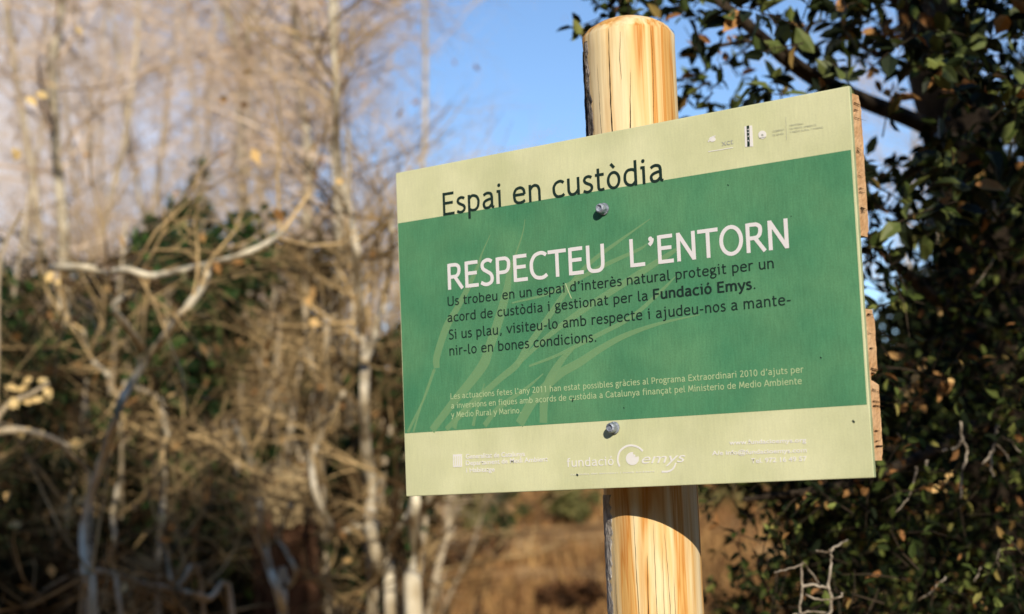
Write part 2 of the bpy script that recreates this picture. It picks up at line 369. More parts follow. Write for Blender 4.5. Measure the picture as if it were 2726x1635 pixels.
# printed reed blades
BL = [([(1163, 980), (1163, 950), (1187, 875), (1213, 828), (1244, 770), (1273, 707), (1284, 673), (1305, 626)], [20, 24, 24, 20, 18, 10, 5, 2]),
      ([(1158, 983), (1130, 1060), (1086, 1151)], [7, 7, 10]), ([(1154, 983), (1120, 1085), (1101, 1150)], [3, 6, 7]),
      ([(1150, 1146), (1205, 1074), (1257, 1012), (1290, 965), (1302, 928), (1329, 849), (1350, 770), (1357, 723), (1376, 670), (1392, 620), (1398, 584)], [22, 24, 28, 32, 30, 30, 24, 16, 5, 4, 2]),
      ([(1188, 1143), (1260, 1073), (1326, 1013), (1376, 971), (1400, 930), (1444, 868), (1523, 754), (1576, 696), (1640, 648), (1731, 583)], [14, 18, 18, 20, 18, 18, 14, 12, 9, 2]),
      ([(1363, 807), (1470, 778), (1602, 710), (1700, 665), (1722, 650)], [4, 9, 12, 8, 3]),
      ([(1376, 971), (1460, 895), (1549, 828), (1700, 730), (1784, 676), (1806, 660)], [12, 14, 17, 18, 13, 4]),
      ([(1409, 975), (1486, 945), (1576, 900), (1680, 845), (1760, 775), (1800, 735)], [6, 8, 12, 12, 9, 2]),
      ([(1383, 1129), (1423, 1063), (1486, 999), (1542, 966), (1600, 928), (1666, 893), (1758, 861), (1863, 838)], [28, 28, 24, 22, 18, 14, 8, 2]),
      ([(1447, 1126), (1449, 1068), (1462, 1015), (1495, 960), (1530, 925)], [24, 26, 26, 18, 6]),
      ([(1290, 1133), (1329, 1085), (1400, 1035), (1447, 995)], [16, 14, 9, 3]), ([(1260, 1134), (1268, 1096), (1290, 1021)], [10, 10, 3]),
      ([(1210, 1141), (1222, 1105), (1262, 1060)], [14, 11, 4])]
for bi, (pts, wds) in enumerate(BL):
    P2 = [Vector((on_sign(*q)[0], -.00018 - bi * .000012, on_sign(*q)[1])) for q in pts]; pp = smooth_path(P2, 5)
    ww = []
    for i in range(len(wds) - 1): ww += [wds[i] + (wds[i + 1] - wds[i]) * j / 5 for j in range(5)]
    ww.append(wds[-1]); mb = MB()
    for i, p in enumerate(pp):
        t = (pp[min(i + 1, len(pp) - 1)] - pp[max(0, i - 1)]).normalized(); s_ = Vector((t.z, 0, -t.x)); hw = ww[i] / 2 / 2750
        mb.v += [p - s_ * hw, p + s_ * hw]
    for i in range(len(pp) - 1): mb.f.append((2 * i, 2 * i + 1, 2 * i + 3, 2 * i + 2)); mb.m.append(0)
    sheet("printed_blade", mb, M_blade)

def text(name, runs, pa, pb, cap_px, mt, off=.0004, bold=0, shear=0, slanted=None):
    """one printed line: fitted between two photo pixels on the baseline; cap_px is the cap height in photo pixels"""
    xa, za = on_sign(*pa); xb, zb_ = on_sign(*pb)
    caph = on_sign(pa[0], pa[1] - cap_px)[1] - za if cap_px > 0 else -cap_px
    cu = bpy.data.curves.new(name, 'FONT'); cu.body = runs; cu.size = 1; cu.shear = shear; cu.offset = bold; cu.resolution_u = 4
    to = bpy.data.objects.new(name, cu); COL.objects.link(to)
    dg = bpy.context.evaluated_depsgraph_get(); dg.update()
    me = bpy.data.meshes.new_from_object(to.evaluated_get(dg)); bpy.data.objects.remove(to)
    xs = [v.co.x for v in me.vertices]; lo, hi = min(xs), max(xs)
    sx = (xb - xa) / (hi - lo); sz = caph / .73
    for v in me.vertices:
        x, z = v.co.x - lo, v.co.y; X = xa + x * sx
        v.co = (X, -off, za + (zb_ - za) * (X - xa) / (xb - xa) + z * sz)
    me.materials.clear(); me.materials.append(mt)
    return link(name, me, panel)

# the panel's humanist sans, drawn stroke by stroke: c = curve through points, l = straight
GL = {
 'n': (546, 'l112,0 112,523|c112,360 190,455 285,487 385,450 432,350 438,250|l438,260 438,0'), 'u': (546, 'l438,0 438,523|c108,270 112,150 160,60 250,34 350,70 438,165|l108,523 108,260'),
 'i': (285, 'l50,487 150,487|l150,523 150,0|d142,672 56'), 'l': (295, 'l118,737 118,170|c118,175 130,80 180,42 265,44'),
 'e': (545, 'l92,280 460,280|c460,275 435,410 360,475 275,487 165,450 100,350 92,262 118,125 200,50 300,36 390,50 470,95'),
 'a': (525, 'c95,435 180,478 265,487 360,455 395,370 397,300|l397,310 397,110|c397,115 410,55 475,30|c397,300 280,290 165,255 105,200 98,140 130,65 205,36 300,55 397,140'),
 'o': (537, 'e268,262 180,226'), 'c': (495, 'c440,430 370,475 300,487 185,450 105,355 92,262 112,145 185,55 290,36 380,48 450,90'),
 's': (405, 'c345,445 280,478 210,487 130,455 98,385 135,320 215,275 305,230 345,160 320,85 245,40 165,36 60,78'),
 't': (396, 'l160,670 160,170|c160,175 172,75 240,38 350,52|l55,484 350,484'),
 'p': (557, 'l112,523 112,-215|c112,390 190,470 280,487 395,440 452,345 460,262 432,130 350,50 265,36 180,50 112,95'),
 'b': (557, 'l112,737 112,0|c112,390 190,470 280,487 395,440 452,345 460,262 432,130 350,50 265,36 180,50 112,95'),
 'd': (557, 'l445,737 445,0|c445,140 370,60 285,36 175,75 110,165 97,262 120,390 195,470 290,487 370,475 445,430'),
 'q': (557, 'l445,523 445,-215|c445,140 370,60 285,36 175,75 110,165 97,262 120,390 195,470 290,487 370,475 445,430'),
 'g': (502, 'e222,350 142,136|c325,440 380,490 460,492|c150,228 105,170 150,112 270,88 390,62 432,-20 395,-120 290,-178 170,-176 85,-125 75,-50 120,15 180,60'),
 'r': (389, 'l112,0 112,523|c112,350 165,445 250,487 365,470'), 'm': (830, 'l112,0 112,523|c112,360 190,455 275,487 365,450 405,350 408,250|l408,260 408,0|c408,360 485,455 572,487 665,450 705,350 708,250|l708,260 708,0'),
 'v': (490, 'l38,523 245,30|l452,523 245,30'), 'y': (493, 'l40,523 258,40|c455,523 350,240 255,10 170,-140 60,-195'),
 'j': (367, 'l100,487 205,487|l205,523 205,-50|c205,-45 190,-140 120,-192 25,-185|d198,672 56'), 'h': (546, 'l112,0 112,737|c112,360 190,455 285,487 385,450 432,350 438,250|l438,260 438,0'),
 'f': (370, 'l150,0 150,520|c150,515 165,640 235,698 345,690|l45,484 320,484'), 'x': (501, 'l50,523 450,0|l450,523 50,0'),
 'E': (536, 'l110,0 110,716|l110,673 485,673|l110,385 450,385|l110,43 500,43'), 'F': (525, 'l110,0 110,716|l110,673 485,673|l110,365 450,365'), 'L': (506, 'l110,0 110,716|l110,43 490,43'),
 'T': (581, 'l290,0 290,716|l10,673 570,673'), 'N': (638, 'l112,0 112,716|l112,690 530,26|l530,0 530,716'),
 'U': (648, 'l108,716 108,270|c108,280 125,130 200,50 324,32 448,50 522,130 540,280|l540,270 540,716'), 'O': (674, 'e337,358 268,330'),
 'R': (582, 'l112,0 112,716|l112,673 250,673|c240,673 350,665 430,610 445,520 420,420 345,355 240,345|l250,345 112,345|l285,360 545,0'),
 'P': (558, 'l112,0 112,716|l112,673 260,673|c250,673 370,665 455,600 470,495 445,380 370,312 250,300|l260,300 112,300'),
 'S': (481, 'c410,630 330,678 240,685 135,640 95,550 130,450 245,375 360,300 408,195 380,85 280,32 170,32 45,90'),
 'C': (598, 'c560,620 470,675 370,688 215,640 115,510 88,358 115,190 215,65 360,28 470,42 570,100'),
 'A': (590, 'l20,0 295,716|l570,0 295,716|l115,225 475,225'), 'M': (709, 'l70,0 145,716|l140,690 355,150|l570,690 355,150|l640,0 565,716'),
 '2': (524, 'c85,610 165,675 265,685 370,640 385,530 330,400 220,240 90,50|l70,43 460,43'), '0': (524, 'e262,350 175,325'), '1': (524, 'l130,590 290,710|l290,710 290,0'),
 "’": (300, 'd165,655 62|c205,665 205,620 180,560 120,505'), ',': (330, 'c165,90 185,50 175,-20 120,-110'), '.': (330, 'd165,48 58'), '-': (367, 'l60,262 310,262'), ' ': (301, '')}
ACC = {'ò': ('o', 'l190,745 300,620'), 'è': ('e', 'l190,745 300,620'), 'à': ('a', 'l190,745 300,620'), 'ó': ('o', 'l345,745 240,620'), 'ç': ('c', 'c290,36 280,-20 340,-80 300,-160 210,-170')}
def lettering(name, txt, pa, pb, cap_px, mt, w=88, off=.0004, wy=None):
    xa, za = on_sign(*pa); xb, zb_ = on_sign(*pb); sz = (on_sign(pa[0], pa[1] - cap_px)[1] - za) / 716
    lay = []; x = 0
    for ch in txt:
        base, ex = (ACC[ch][0], ACC[ch][1]) if ch in ACC else (ch, '')
        adv, st = GL[base]; lay.append((x, [q for q in (st + '|' + ex).split('|') if q])); x += adv
    first = 70; tot = x - 70 - 60; sx = (xb - xa) / tot; mb = MB(); k = 0; h = w / 2
    def put(px_, py_, e): return Vector((xa + (px_ - first) * sx, -off - e, za + (zb_ - za) * ((px_ - first) / tot) + py_ * sz))
    for gx, sts in lay:
        for st in sts:
            kd = st[0]; P = [tuple(float(c) for c in q.split(',')) for q in st[1:].split(' ') if ',' in q]; k += 1; e = (k % 6) * 6e-6
            if kd == 'd':
                r = float(st.split(' ')[1]); b = len(mb.v)
                for i in range(14): mb.v.append(put(gx + P[0][0] + r * math.cos(i * math.pi / 7), P[0][1] + r * math.sin(i * math.pi / 7), e))
                mb.f.append(tuple(range(b, b + 14))); mb.m.append(0); continue
            if kd == 'e':
                c, r = P; V = [Vector((c[0] + r[0] * math.cos(i * math.pi / 16), c[1] + r[1] * math.sin(i * math.pi / 16), 0)) for i in range(33)]
            elif kd == 'c': V = smooth_path([Vector((a, b, 0)) for a, b in P], 5)
            else: V = [Vector((a, b, 0)) for a, b in P]
            b = len(mb.v); n = len(V)
            for i in range(n):
                if kd == 'e': t = V[(i + 1) % 32] - V[(i - 1) % 32]
                else: t = V[min(i + 1, n - 1)] - V[max(i - 1, 0)]
                t.normalize(); nn = Vector((-t.y, t.x, 0)) * h; hy = 1 if wy is None else wy
                for sg in (1, -1): mb.v.append(put(gx + V[i].x + nn.x * sg, V[i].y + nn.y * sg * .92, e))
            for i in range(n - 1): mb.f.append((b + 2 * i, b + 2 * i + 1, b + 2 * i + 3, b + 2 * i + 2)); mb.m.append(0)
    return link(name, mb.mesh(name, mt), panel)
lettering("heading_lettering", "Espai en custòdia", (1181, 575), (1766, 483), 61, M_black, 90)
lettering("title_lettering", "RESPECTEU", (1194.5, 772), (1611, 722), 69, M_white, 106)
lettering("title_lettering", "L’ENTORN", (1680, 712), (2101, 660.6), 75, M_white, 104)
lettering("body_lettering", "Us trobeu en un espai d’interès natural protegit per un", (1193, 815), (2061, 714), 25, M_black, 98)
lettering("body_lettering", "acord de custòdia i gestionat per la", (1193, 858), (1725, 800), 25, M_black, 98)
lettering("body_lettering", "Fundació Emys.", (1740.6, 798), (2014, 769), 28, M_black, 138)
lettering("body_lettering", "Si us plau, visiteu-lo amb respecte i ajudeu-nos a mante-", (1197, 904), (2106, 811), 26, M_black, 98)
lettering("body_lettering", "nir-lo en bones condicions.", (1197.7, 947), (1590, 909.5), 26, M_black, 98)
lettering("credit_lettering", "Les actuacions fetes l’any 2011 han estat possibles gràcies al Programa Extraordinari 2010 d’ajuts per", (1200.5, 1063), (2139, 992), 15.5, M_smallink, 92)
lettering("credit_lettering", "a inversions en fiques amb acords de custòdia a Catalunya finançat pel Ministerio de Medio Ambiente", (1202.5, 1088), (2135, 1022.5), 15.5, M_smallink, 92)
lettering("credit_lettering", "y Medio Rural y Marino.", (1203, 1112), (1389, 1100), 15.5, M_smallink, 92)
text("footer_lettering", "Generalitat de Catalunya", (1240.6, 1221.4), (1398.6, 1214), 13, M_lilac, bold=.02)
text("footer_lettering", "Departament de Medi Ambient", (1240.6, 1239), (1459, 1228), 13, M_lilac, bold=.02)
text("footer_lettering", "i Habitatge", (1242, 1258), (1318, 1255), 13, M_lilac, bold=.02)
lettering("footer_lettering", "fundació", (1511, 1243.5), (1634, 1238.5), 23, M_lilac, 92)
text("footer_lettering", "emys", (1709, 1234.5), (1826, 1230), 29, M_lilac, shear=.3)
text("footer_lettering", "custòdia del territori i medi ambient", (1520, 1265.5), (1744, 1257), 5, M_lilac)
text("footer_lettering", "www.fundacioemys.org", (1942, 1184), (2147, 1177), 12, M_lilac, bold=.02)
text("footer_lettering", "A/e info@fundacioemys.com", (1896, 1212), (2148.5, 1204), 12, M_lilac, bold=.02)
text("footer_lettering", "Tel. 972 16 49 57", (2000, 1233), (2149, 1227), 13, M_lilac, bold=.02)
text("logo_lettering", "xct", (1922, 389), (1953, 383.5), 17, M_greyink)
text("logo_lettering", "GOBIERNO", (2058, 353), (2088, 347.5), 5.5, M_faint)
text("logo_lettering", "DE ESPAÑA", (2058, 363), (2088, 358), 5.5, M_faint)
text("logo_lettering", "MINISTERIO", (2103, 337), (2140, 331.5), 5.5, M_faint)
text("logo_lettering", "DE MEDIO AMBIENTE", (2103, 346), (2174, 335.5), 5.5, M_faint)
text("logo_lettering", "Y MEDIO RURAL Y MARINO", (2103, 355), (2193, 341.5), 5.5, M_faint)
def flat(name, pts, mt, off=.00036):
    mb = MB(); mb.v = poly2(pts, off); mb.f = [tuple(range(len(pts)))]; mb.m = [0]; return sheet(name, mb, mt)
def disc(name, c, r, mt, off=.00036, n=28, ry=None):
    return flat(name, [(c[0] + r * math.cos(2 * math.pi * i / n), c[1] + (ry or r) * math.sin(2 * math.pi * i / n)) for i in range(n)][::-1], mt, off)
def stroke(name, pts, w, mt, off=.00036):
    P2 = [Vector((on_sign(*q)[0], -off, on_sign(*q)[1])) for q in pts]; pp = smooth_path(P2, 4) if len(P2) > 2 else P2; mb = MB()
    for i, p in enumerate(pp):
        t = (pp[min(i + 1, len(pp) - 1)] - pp[max(0, i - 1)]).normalized(); s_ = Vector((t.z, 0, -t.x)); u = i / (len(pp) - 1)
        hw = (w[0] + (w[1] - w[0]) * u) / 2 / 2800
        mb.v += [p - s_ * hw, p + s_ * hw]
    for i in range(len(pp) - 1): mb.f.append((2 * i, 2 * i + 1, 2 * i + 3, 2 * i + 2)); mb.m.append(0)
    return sheet(name, mb, mt)
# emblems
flat("emblem_box", [(1207, 1244), (1231, 1243), (1230.5, 1209), (1206.5, 1210)], M_lilac)
for i in range(4): stroke("emblem_bar", [(1211 + i * 5, 1239.5), (1210.6 + i * 5, 1215)], (2, 2), M_cream, .00044)
stroke("emblem_ring", [(1650, 1242), (1645, 1225), (1650, 1203), (1666, 1189), (1683, 1186), (1700, 1191), (1712, 1201)], (5.5, 5), M_lilac)
disc("emblem_disc", (1684, 1221), 17.5, M_lilac); disc("emblem_bite", (1695, 1207), 9, M_cream, .00044)
disc("emblem_eye", (1689, 1213), 3.2, M_lilac, .0005)
stroke("emblem_swoosh", [(1800, 1232), (1793, 1247), (1780, 1255), (1762, 1256)], (4, 5), M_lilac)
flat("logo_box", [(1984, 392), (2006, 390), (2003, 334), (1982, 337)], M_lilac, .00033)
flat("logo_strip", [(1990, 391), (1997, 390), (1995, 334.5), (1988, 335.5)], M_black, .00042)
for y_ in (345, 353, 363, 375): disc("logo_dot", (1992.5, y_), 1.8, M_white, .00048, 8)
disc("logo_crest", (2030, 359), 11, M_lilac, .00036); disc("logo_crest_mark", (2030, 360), 3.4, M_greyink, .00044, 10); stroke("logo_crest_mark", [(2022, 368), (2040, 365)], (2, 2), M_greyink, .00044)
disc("logo_bird", (1897, 371), 9, M_lilac, .00036, 14, 7); stroke("logo_wing", [(1886, 378), (1895, 366), (1906, 362)], (4, 2), M_white, .00044)
stroke("logo_underline", [(1886, 404), (1918, 399), (1952, 393)], (2, 2), M_lilac)
stroke("logo_divider", [(2094.5, 373), (2092.5, 312)], (1.3, 1.3), M_faint)
# scratch and specks on the face
stroke("scratch", [(1506, 754.5), (1513, 773), (1522, 795)], (3, 3.2), M_smallink, .0005)
for (a, b, w) in (((2184, 951), (2188, 954), 3), ((2270, 1119), (2276, 1125), 4), ((1527, 1059), (1524, 1070), 3.5), ((1535, 1263), (1540, 1266), 5), ((1937, 492), (1941, 494), 2.5), ((2106, 575), (2108, 577), 2), ((1660, 1085), (1663, 1087), 2.5)):
    stroke("speck", [a, b], (w, w), M_black, .0005)
# planks behind the panel
def plank(za, zb, seed, tk=.019, notch=None):
    mb = MB(); r = random.Random(seed); n = 40; m_ = 7
    xe = x1 - .0004
    for i in range(n + 1):
        z = za + (zb - za) * i / n
        for j in range(m_ + 1):
            y = PT + tk * j / m_
            e = r.uniform(-.00025, .00025)
            if j == m_: e -= .0015
            rim = min(i, n - i); yy = y
            if j >= m_ - 1 and rim < 3: yy -= (3 - rim) ** 2 * .0007
            if notch and abs(z - notch) < .006 and j >= 2: e -= .009 * (1 - abs(z - notch) / .006) * (1 if z < notch + .002 else .5)
            mb.v.append(Vector((xe + e, yy, z)))
    for i in range(n):
        for j in range(m_):
            k = i * (m_ + 1) + j; mb.f.append((k, k + 1, k + m_ + 2, k + m_ + 1)); mb.m.append(0)
    rim = [i * (m_ + 1) for i in range(n + 1)] + [n * (m_ + 1) + j for j in range(1, m_ + 1)] + [i * (m_ + 1) + m_ for i in range(n - 1, -1, -1)] + [j for j in range(m_ - 1, 0, -1)]
    b = len(mb.v); 
    for q in rim: v = mb.v[q].copy(); v.x = x0 + .002; mb.v.append(v)
    for i in range(len(rim)):
        i2 = (i + 1) % len(rim); mb.f.append((rim[i2], rim[i], b + i, b + i2)); mb.m.append(0)
    mb.f.append(tuple(b + i for i in range(len(rim)))[::-1]); mb.m.append(0)
    pl = link("plank", mb.mesh("plank", M_end), sign)
    cm = MB()
    for q in range(int((zb - za) / .009)):
        z = za + .004 + r.random() * (zb - za - .008); w = r.choice([.3, .3, .45, 1]) * .022 + .003; y_ = PT + .0008
        h = r.uniform(.0003, .0007); sl_ = r.uniform(-.003, .001)
        b = len(cm.v); xx = xe + .0012
        cm.v += [Vector((xx, y_, z - h)), Vector((xx, y_ + w, z + sl_)), Vector((xx, y_, z + h))]; cm.f.append((b, b + 1, b + 2)); cm.m.append(0)
    k = link("end_cracks", cm.mesh("end_cracks", M_crack), None, "stuff"); k.parent = pl
    return pl
def zr(py, px=2290): return on_sign(px, py)[1]
plank(zr(625), zr(240), 1); plank(zr(1228), zr(822), 2, notch=zr(1004))
# bolts
def bolt(px, py, r):
    x, z = on_sign(px, py); c = Vector((x, 0, z))
    mb = MB(); prof = [(0, 1.22), (.0012, 1.22), (.0014, 1.0), (.0062, 1.0), (.0076, .9), (.0084, .66), (.0080, .60), (.0066, .55), (.0064, .1)]
    N = 24
    for d, s_ in prof:
        for k in range(N): th = 2 * math.pi * k / N; mb.v.append(c + Vector((r * s_ * math.cos(th), -d - .0008, r * s_ * math.sin(th))))
    for i in range(len(prof) - 1):
        for k in range(N):
            k2 = (k + 1) % N; mb.f.append((i * N + k, i * N + k2, (i + 1) * N + k2, (i + 1) * N + k)); mb.m.append(0)
    mb.f.append(tuple((len(prof) - 1) * N + k for k in range(N))); mb.m.append(0)
    link("bolt", mb.mesh("bolt", M_steel), sign)
bolt(1609, 557, .0046); bolt(1637, 1139, .0046)

# ------------------------------------------------------------------ trees and shrubs
def grow(mb, rng, p, d, L, r, lev, spec, tips):
    """one twig and, from it, the next level; spec[lev] = (children, length factor, sides, up, wobble)"""
    ch, lf, sides, upf, wob, nseg = spec[lev]
    pts = [p.copy()]; q = p.copy(); dd = d.copy(); sl_ = L / nseg
    for i in range(nseg):
        dd = (dd + rvec(rng) * wob + Vector((0, 0, upf))).normalized(); q = q + dd * sl_; pts.append(q.copy())
    rad = [r * (1 - .75 * i / nseg) for i in range(nseg + 1)]
    mb[lev].tube(pts, rad, sides, 0, False)
    if lev + 1 < len(spec):
        for c in range(ch):
            t = rng.uniform(.2, 1) * nseg; i = min(nseg - 1, int(t)); bp = pts[i].lerp(pts[i + 1], t - i)
            ax = (pts[i + 1] - pts[i]).normalized(); sd = rvec(rng); nd = (ax * rng.uniform(.35, 1.0) + (sd - ax * sd.dot(ax)).normalized() * rng.uniform(.6, 1.1)).normalized()
            grow(mb, rng, bp, nd, L * lf * rng.uniform(.6, 1.25), rad[i] * .5, lev + 1, spec, tips)
    else: tips.append((pts[-1], dd))
def sprout(mb, rng, path, rad, n, L, spec, tips, t0=.15):
    for c in range(n):
        t = rng.uniform(t0, 1) * (len(path) - 1); i = min(len(path) - 2, int(t)); bp = path[i].lerp(path[i + 1], t - i)
        ax = (path[i + 1] - path[i]).normalized(); sd = rvec(rng); nd = (ax * rng.uniform(.2, .8) + (sd - ax * sd.dot(ax)).normalized()).normalized()
        grow(mb, rng, bp, nd, L * rng.uniform(.5, 1.3), max(.005, rad[i] * .42), 0, spec, tips)

#          children, len, sides, up, wobble, segs
SP_TREE = [(9, .5, 4, .05, .28, 6), (7, .5, 3, .03, .32, 4), (5, .55, 3, .02, .35, 3), (0, 0, 3, .0, .35, 2)]
SP_SHRUB = [(5, .55, 4, .04, .30, 5), (3, .6, 3, .02, .38, 3), (0, 0, 3, .0, .4, 2)]
SP_TWIG = [(6, .5, 3, .04, .33, 4), (3, .55, 3, .02, .38, 3), (0, 0, 3, .0, .4, 2)]
def add_leaves(mb, rng, tips, n, L, fn="leaf"):
    for i in range(n):
        p, d = rng.choice(tips); mb.tri_leaf(p + rvec(rng) * .03, (d + rvec(rng) + Vector((0, 0, -.5))), rvec(rng), L * rng.uniform(.6, 1.3), L * rng.uniform(.4, .65))

protos = []
def make_proto(seed, height, nst, spread, twm, tkm, leaves, r0):
    rng = random.Random(seed); stems = []; tips = []; tm = [MB(), MB(), MB(), MB()]
    for s_ in range(nst):
        a = rng.uniform(0, 2 * math.pi); d = Vector((math.cos(a) * spread * rng.random(), math.sin(a) * spread * rng.random(), 1)).normalized()
        p = Vector((math.cos(a) * .12 * nst / 4, math.sin(a) * .12 * nst / 4, -.1)); pts = [p.copy()]; H = height * rng.uniform(.7, 1.05); n = 12
        for i in range(n):
            d = (d + rvec(rng) * .11 + Vector((0, 0, .04))).normalized(); p = p + d * (H / n); pts.append(p.copy())
        rr = r0 * rng.uniform(.45, .9); rad = [rr * (1 - .85 * i / n) + .004 for i in range(n + 1)]
        m1 = MB(); m1.tube(pts, rad, 8, 0, True, .08, rng); stems.append(m1.mesh("stem", tkm, True))
        sprout(tm, rng, pts, rad, int(13 + height * 1.2), H * .26, SP_SHRUB if height < 4 else SP_TREE, tips, .12 if height < 4 else .2)
    tw = MB()
    for m_ in tm:
        o_ = len(tw.v); tw.v += m_.v; tw.f += [tuple(i + o_ for i in f) for f in m_.f]; tw.m += m_.m
    lv = None
    if leaves:
        lm = MB(); add_leaves(lm, rng, tips, leaves, .045); lv = lm.mesh("dead_leaves", M_deadleaf)
    print("proto", seed, len(tw.f))
    return stems, tw.mesh("twigs", twm), lv
def place(proto, name, loc, rz, sc, label, cat, group):
    stems, tw, lv = proto
    e = bpy.data.objects.new(name, None); COL.objects.link(e); e.location = loc; e.rotation_euler = (0, 0, rz); e.scale = (sc, sc, sc)
    tagit(e, label, cat, group)
    for st in stems: o = bpy.data.objects.new("stem", st); COL.objects.link(o); o.parent = e
    o = bpy.data.objects.new("twigs", tw); COL.objects.link(o); o.parent = e; o["kind"] = "stuff"
    if lv: o = bpy.data.objects.new("dead_leaves", lv); COL.objects.link(o); o.parent = e; o["kind"] = "stuff"
PS = [make_proto(11, 2.7, 5, .55, M_twig, M_bark, 70, .022), make_proto(12, 3.0, 4, .4, M_twig_dk, M_bark, 40, .028), make_proto(13, 2.3, 6, .7, M_twig_dk, M_bark, 130, .018)]
PTt = [make_proto(21, 7.5, 1, .1, M_twig_far, M_bark, 60, .085), make_proto(22, 8.5, 2, .2, M_twig_far, M_bark, 90, .07)]
rp = random.Random(77)
# near, bushy layer left of the sign
near_lab = {60: "bare shrub at the left edge of the thicket, behind the pale yellow leaves", 260: "bare shrub just behind the long diagonal pale limb", 420: "bare shrub with dark twigs behind the fork of the diagonal limb", 560: "bare shrub with dark twigs left of the stump",
            700: "bare shrub directly behind the stump", 860: "bare shrub behind the pale forked tree's left side", 980: "bare shrub showing just left of the panel's edge"}
far_lab = {-60: "nearest tall bare tree, cut by the photo's left edge", 110: "tall bare tree behind the leaning trunk in the upper left corner", 740: "tall bare tree just left of the straight pale trunk at upper centre left", 960: "tall bare tree whose crown ends just above the panel's left corner",
           1150: "bare tree whose thin twigs reach into the blue sky above the panel", 60: "bare tree with its crown filling the top left corner", 400: "tall bare tree above the dark green clump at upper left", 560: "tall bare tree close left of the forked pale trunk at the top"}
near = [(60, 6.8, 2), (260, 7.4, 0), (420, 7.8, 1), (560, 7.0, 2), (700, 8.2, 0), (860, 7.4, 1), (980, 8.4, 0), (150, 8.2, 1), (480, 9.0, 2), (790, 9.2, 1), (330, 10.0, 0), (640, 10.4, 2), (40, 10.0, 0), (930, 10.6, 2)]
for i, (px, d, k) in enumerate(near):
    place(PS[k], "bare_shrub", on_ground(px, d), rp.uniform(0, 6.28), rp.uniform(.85, 1.12), near_lab.get(px if i < 7 else None, "far bare shrub deep in the blurred thicket left of the sign"), "shrub", "bare shrubs in the thicket")
far = [(-60, 13, 0), (110, 15, 1), (300, 22, 0), (620, 22, 0), (740, 17, 0), (960, 18, 1), (200, 26, 1), (840, 27, 1), (1120, 27, 1), (1150, 19, 0), (520, 24, 1), (60, 18, 0), (400, 17, 1), (560, 16, 0), (680, 25, 1), (900, 23, 0), (1050, 23, 1), (300, 28, 1), (1190, 24, 0)]
for i, (px, d, k) in enumerate(far):
    place(PTt[k], "bare_tree", on_ground(px, d), rp.uniform(0, 6.28), rp.uniform(.85, 1.15) * (.75 if px > 1000 else 1), far_lab.get(px, "distant bare tree half hidden behind the thicket against the sky"), "tree", "bare trees behind the thicket")

# traced trees: main stems follow the photograph, each at its own distance
def traced(name, label, cat, d, stems, tkm, twm, tw=10, twl=.5, leaves=30, seed=0, group=None, base=True, spec=SP_TWIG):
    rng = random.Random(seed); first = stems[0][0]; loc = on_ground(first[-1][0], d)
    e = empty(name, loc, label, cat, group); tips = []; tm = [MB(), MB(), MB(), MB()]
    for si, (pts, rp0, rp1) in enumerate(stems):
        W3 = []
        for i, (x, y) in enumerate(pts):
            W3.append(at(x, y, d + .12 * math.sin(i * 1.7 + seed + si * .8)))
        if base and pts[-1][1] > 1400 : W3.append(Vector((W3[-1].x, W3[-1].y, ground_z(W3[-1].x, W3[-1].y) - .05)))
        path = smooth_path(W3, 4); n = len(path)
        rad = [(rp0 + (rp1 - rp0) * i / (n - 1)) * 1.1 / FPX * d for i in range(n)]
        m1 = MB(); m1.tube(path, rad, 9, 0, True, .09, rng)
        link("stem", m1.mesh("stem", tkm, True), e)
        k = tw if not isinstance(tw, list) else tw[si]
        sprout(tm, rng, path[::-1], rad[::-1], k, twl, spec, tips, .05)
    t2 = MB()
    for m_ in tm:
        o_ = len(t2.v); t2.v += m_.v; t2.f += [tuple(i + o_ for i in f) for f in m_.f]; t2.m += m_.m
    link("twigs", t2.mesh("twigs", twm), e, "stuff")
    if leaves:
        lm = MB(); add_leaves(lm, rng, tips, leaves, .045); link("dead_leaves", lm.mesh("dead_leaves", M_deadleaf), e, "stuff")
    return e
traced("young_tree", "pale young tree with a long diagonal stem forking near photo left", "tree", 4.4,
       [([(551, 704), (547, 749), (500, 815), (453, 878), (400, 945), (329, 1055), (311, 1107), (270, 1230), (222, 1400), (231, 1555), (249, 1640)], 10, 10),
        ([(760, 610), (720, 642), (644, 678), (551, 704), (470, 722), (400, 735), (338, 718), (284, 731)], 6, 9),
        ([(355, 775), (302, 815), (335, 865), (382, 930)], 7, 10), ([(284, 731), (230, 712), (140, 713)], 7, 10)], M_hero, M_twig, [7, 10, 4, 4], .55, 40, 1)
traced("young_tree", "pale forked tree rising just left of the panel's left edge", "tree", 5.2,
       [([(875, -30), (884, 60), (895, 251), (900, 430), (930, 560), (947, 647), (951, 722), (964, 882), (973, 944), (969, 1067), (973, 1178), (991, 1311), (986, 1400), (1004, 1500), (991, 1640)], 6, 17),
        ([(1040, 560), (1044, 611), (1040, 700), (1018, 811), (987, 922), (971, 960)], 5, 11),
        ([(1110, 1330), (1075, 1390), (1036, 1450), (1034, 1511), (1040, 1640)], 7, 16),
        ([(915, 1045), (885, 1100), (862, 1151), (831, 1218), (845, 1330), (900, 1420), (985, 1500)], 6, 10)], M_lichen, M_twig, [34, 14, 9, 10], .5, 40, 2)
traced("birch_tree", "pale mottled trunk below the panel's lower left corner", "tree", 5.0,
       [([(1120, 1250), (1105, 1330), (1101, 1402), (1112, 1480), (1098, 1560), (1102, 1640)], 12, 23), ([(1215, 1250), (1160, 1310), (1110, 1390)], 4, 7)], M_hero, M_twig, 7, .35, 10, 3)
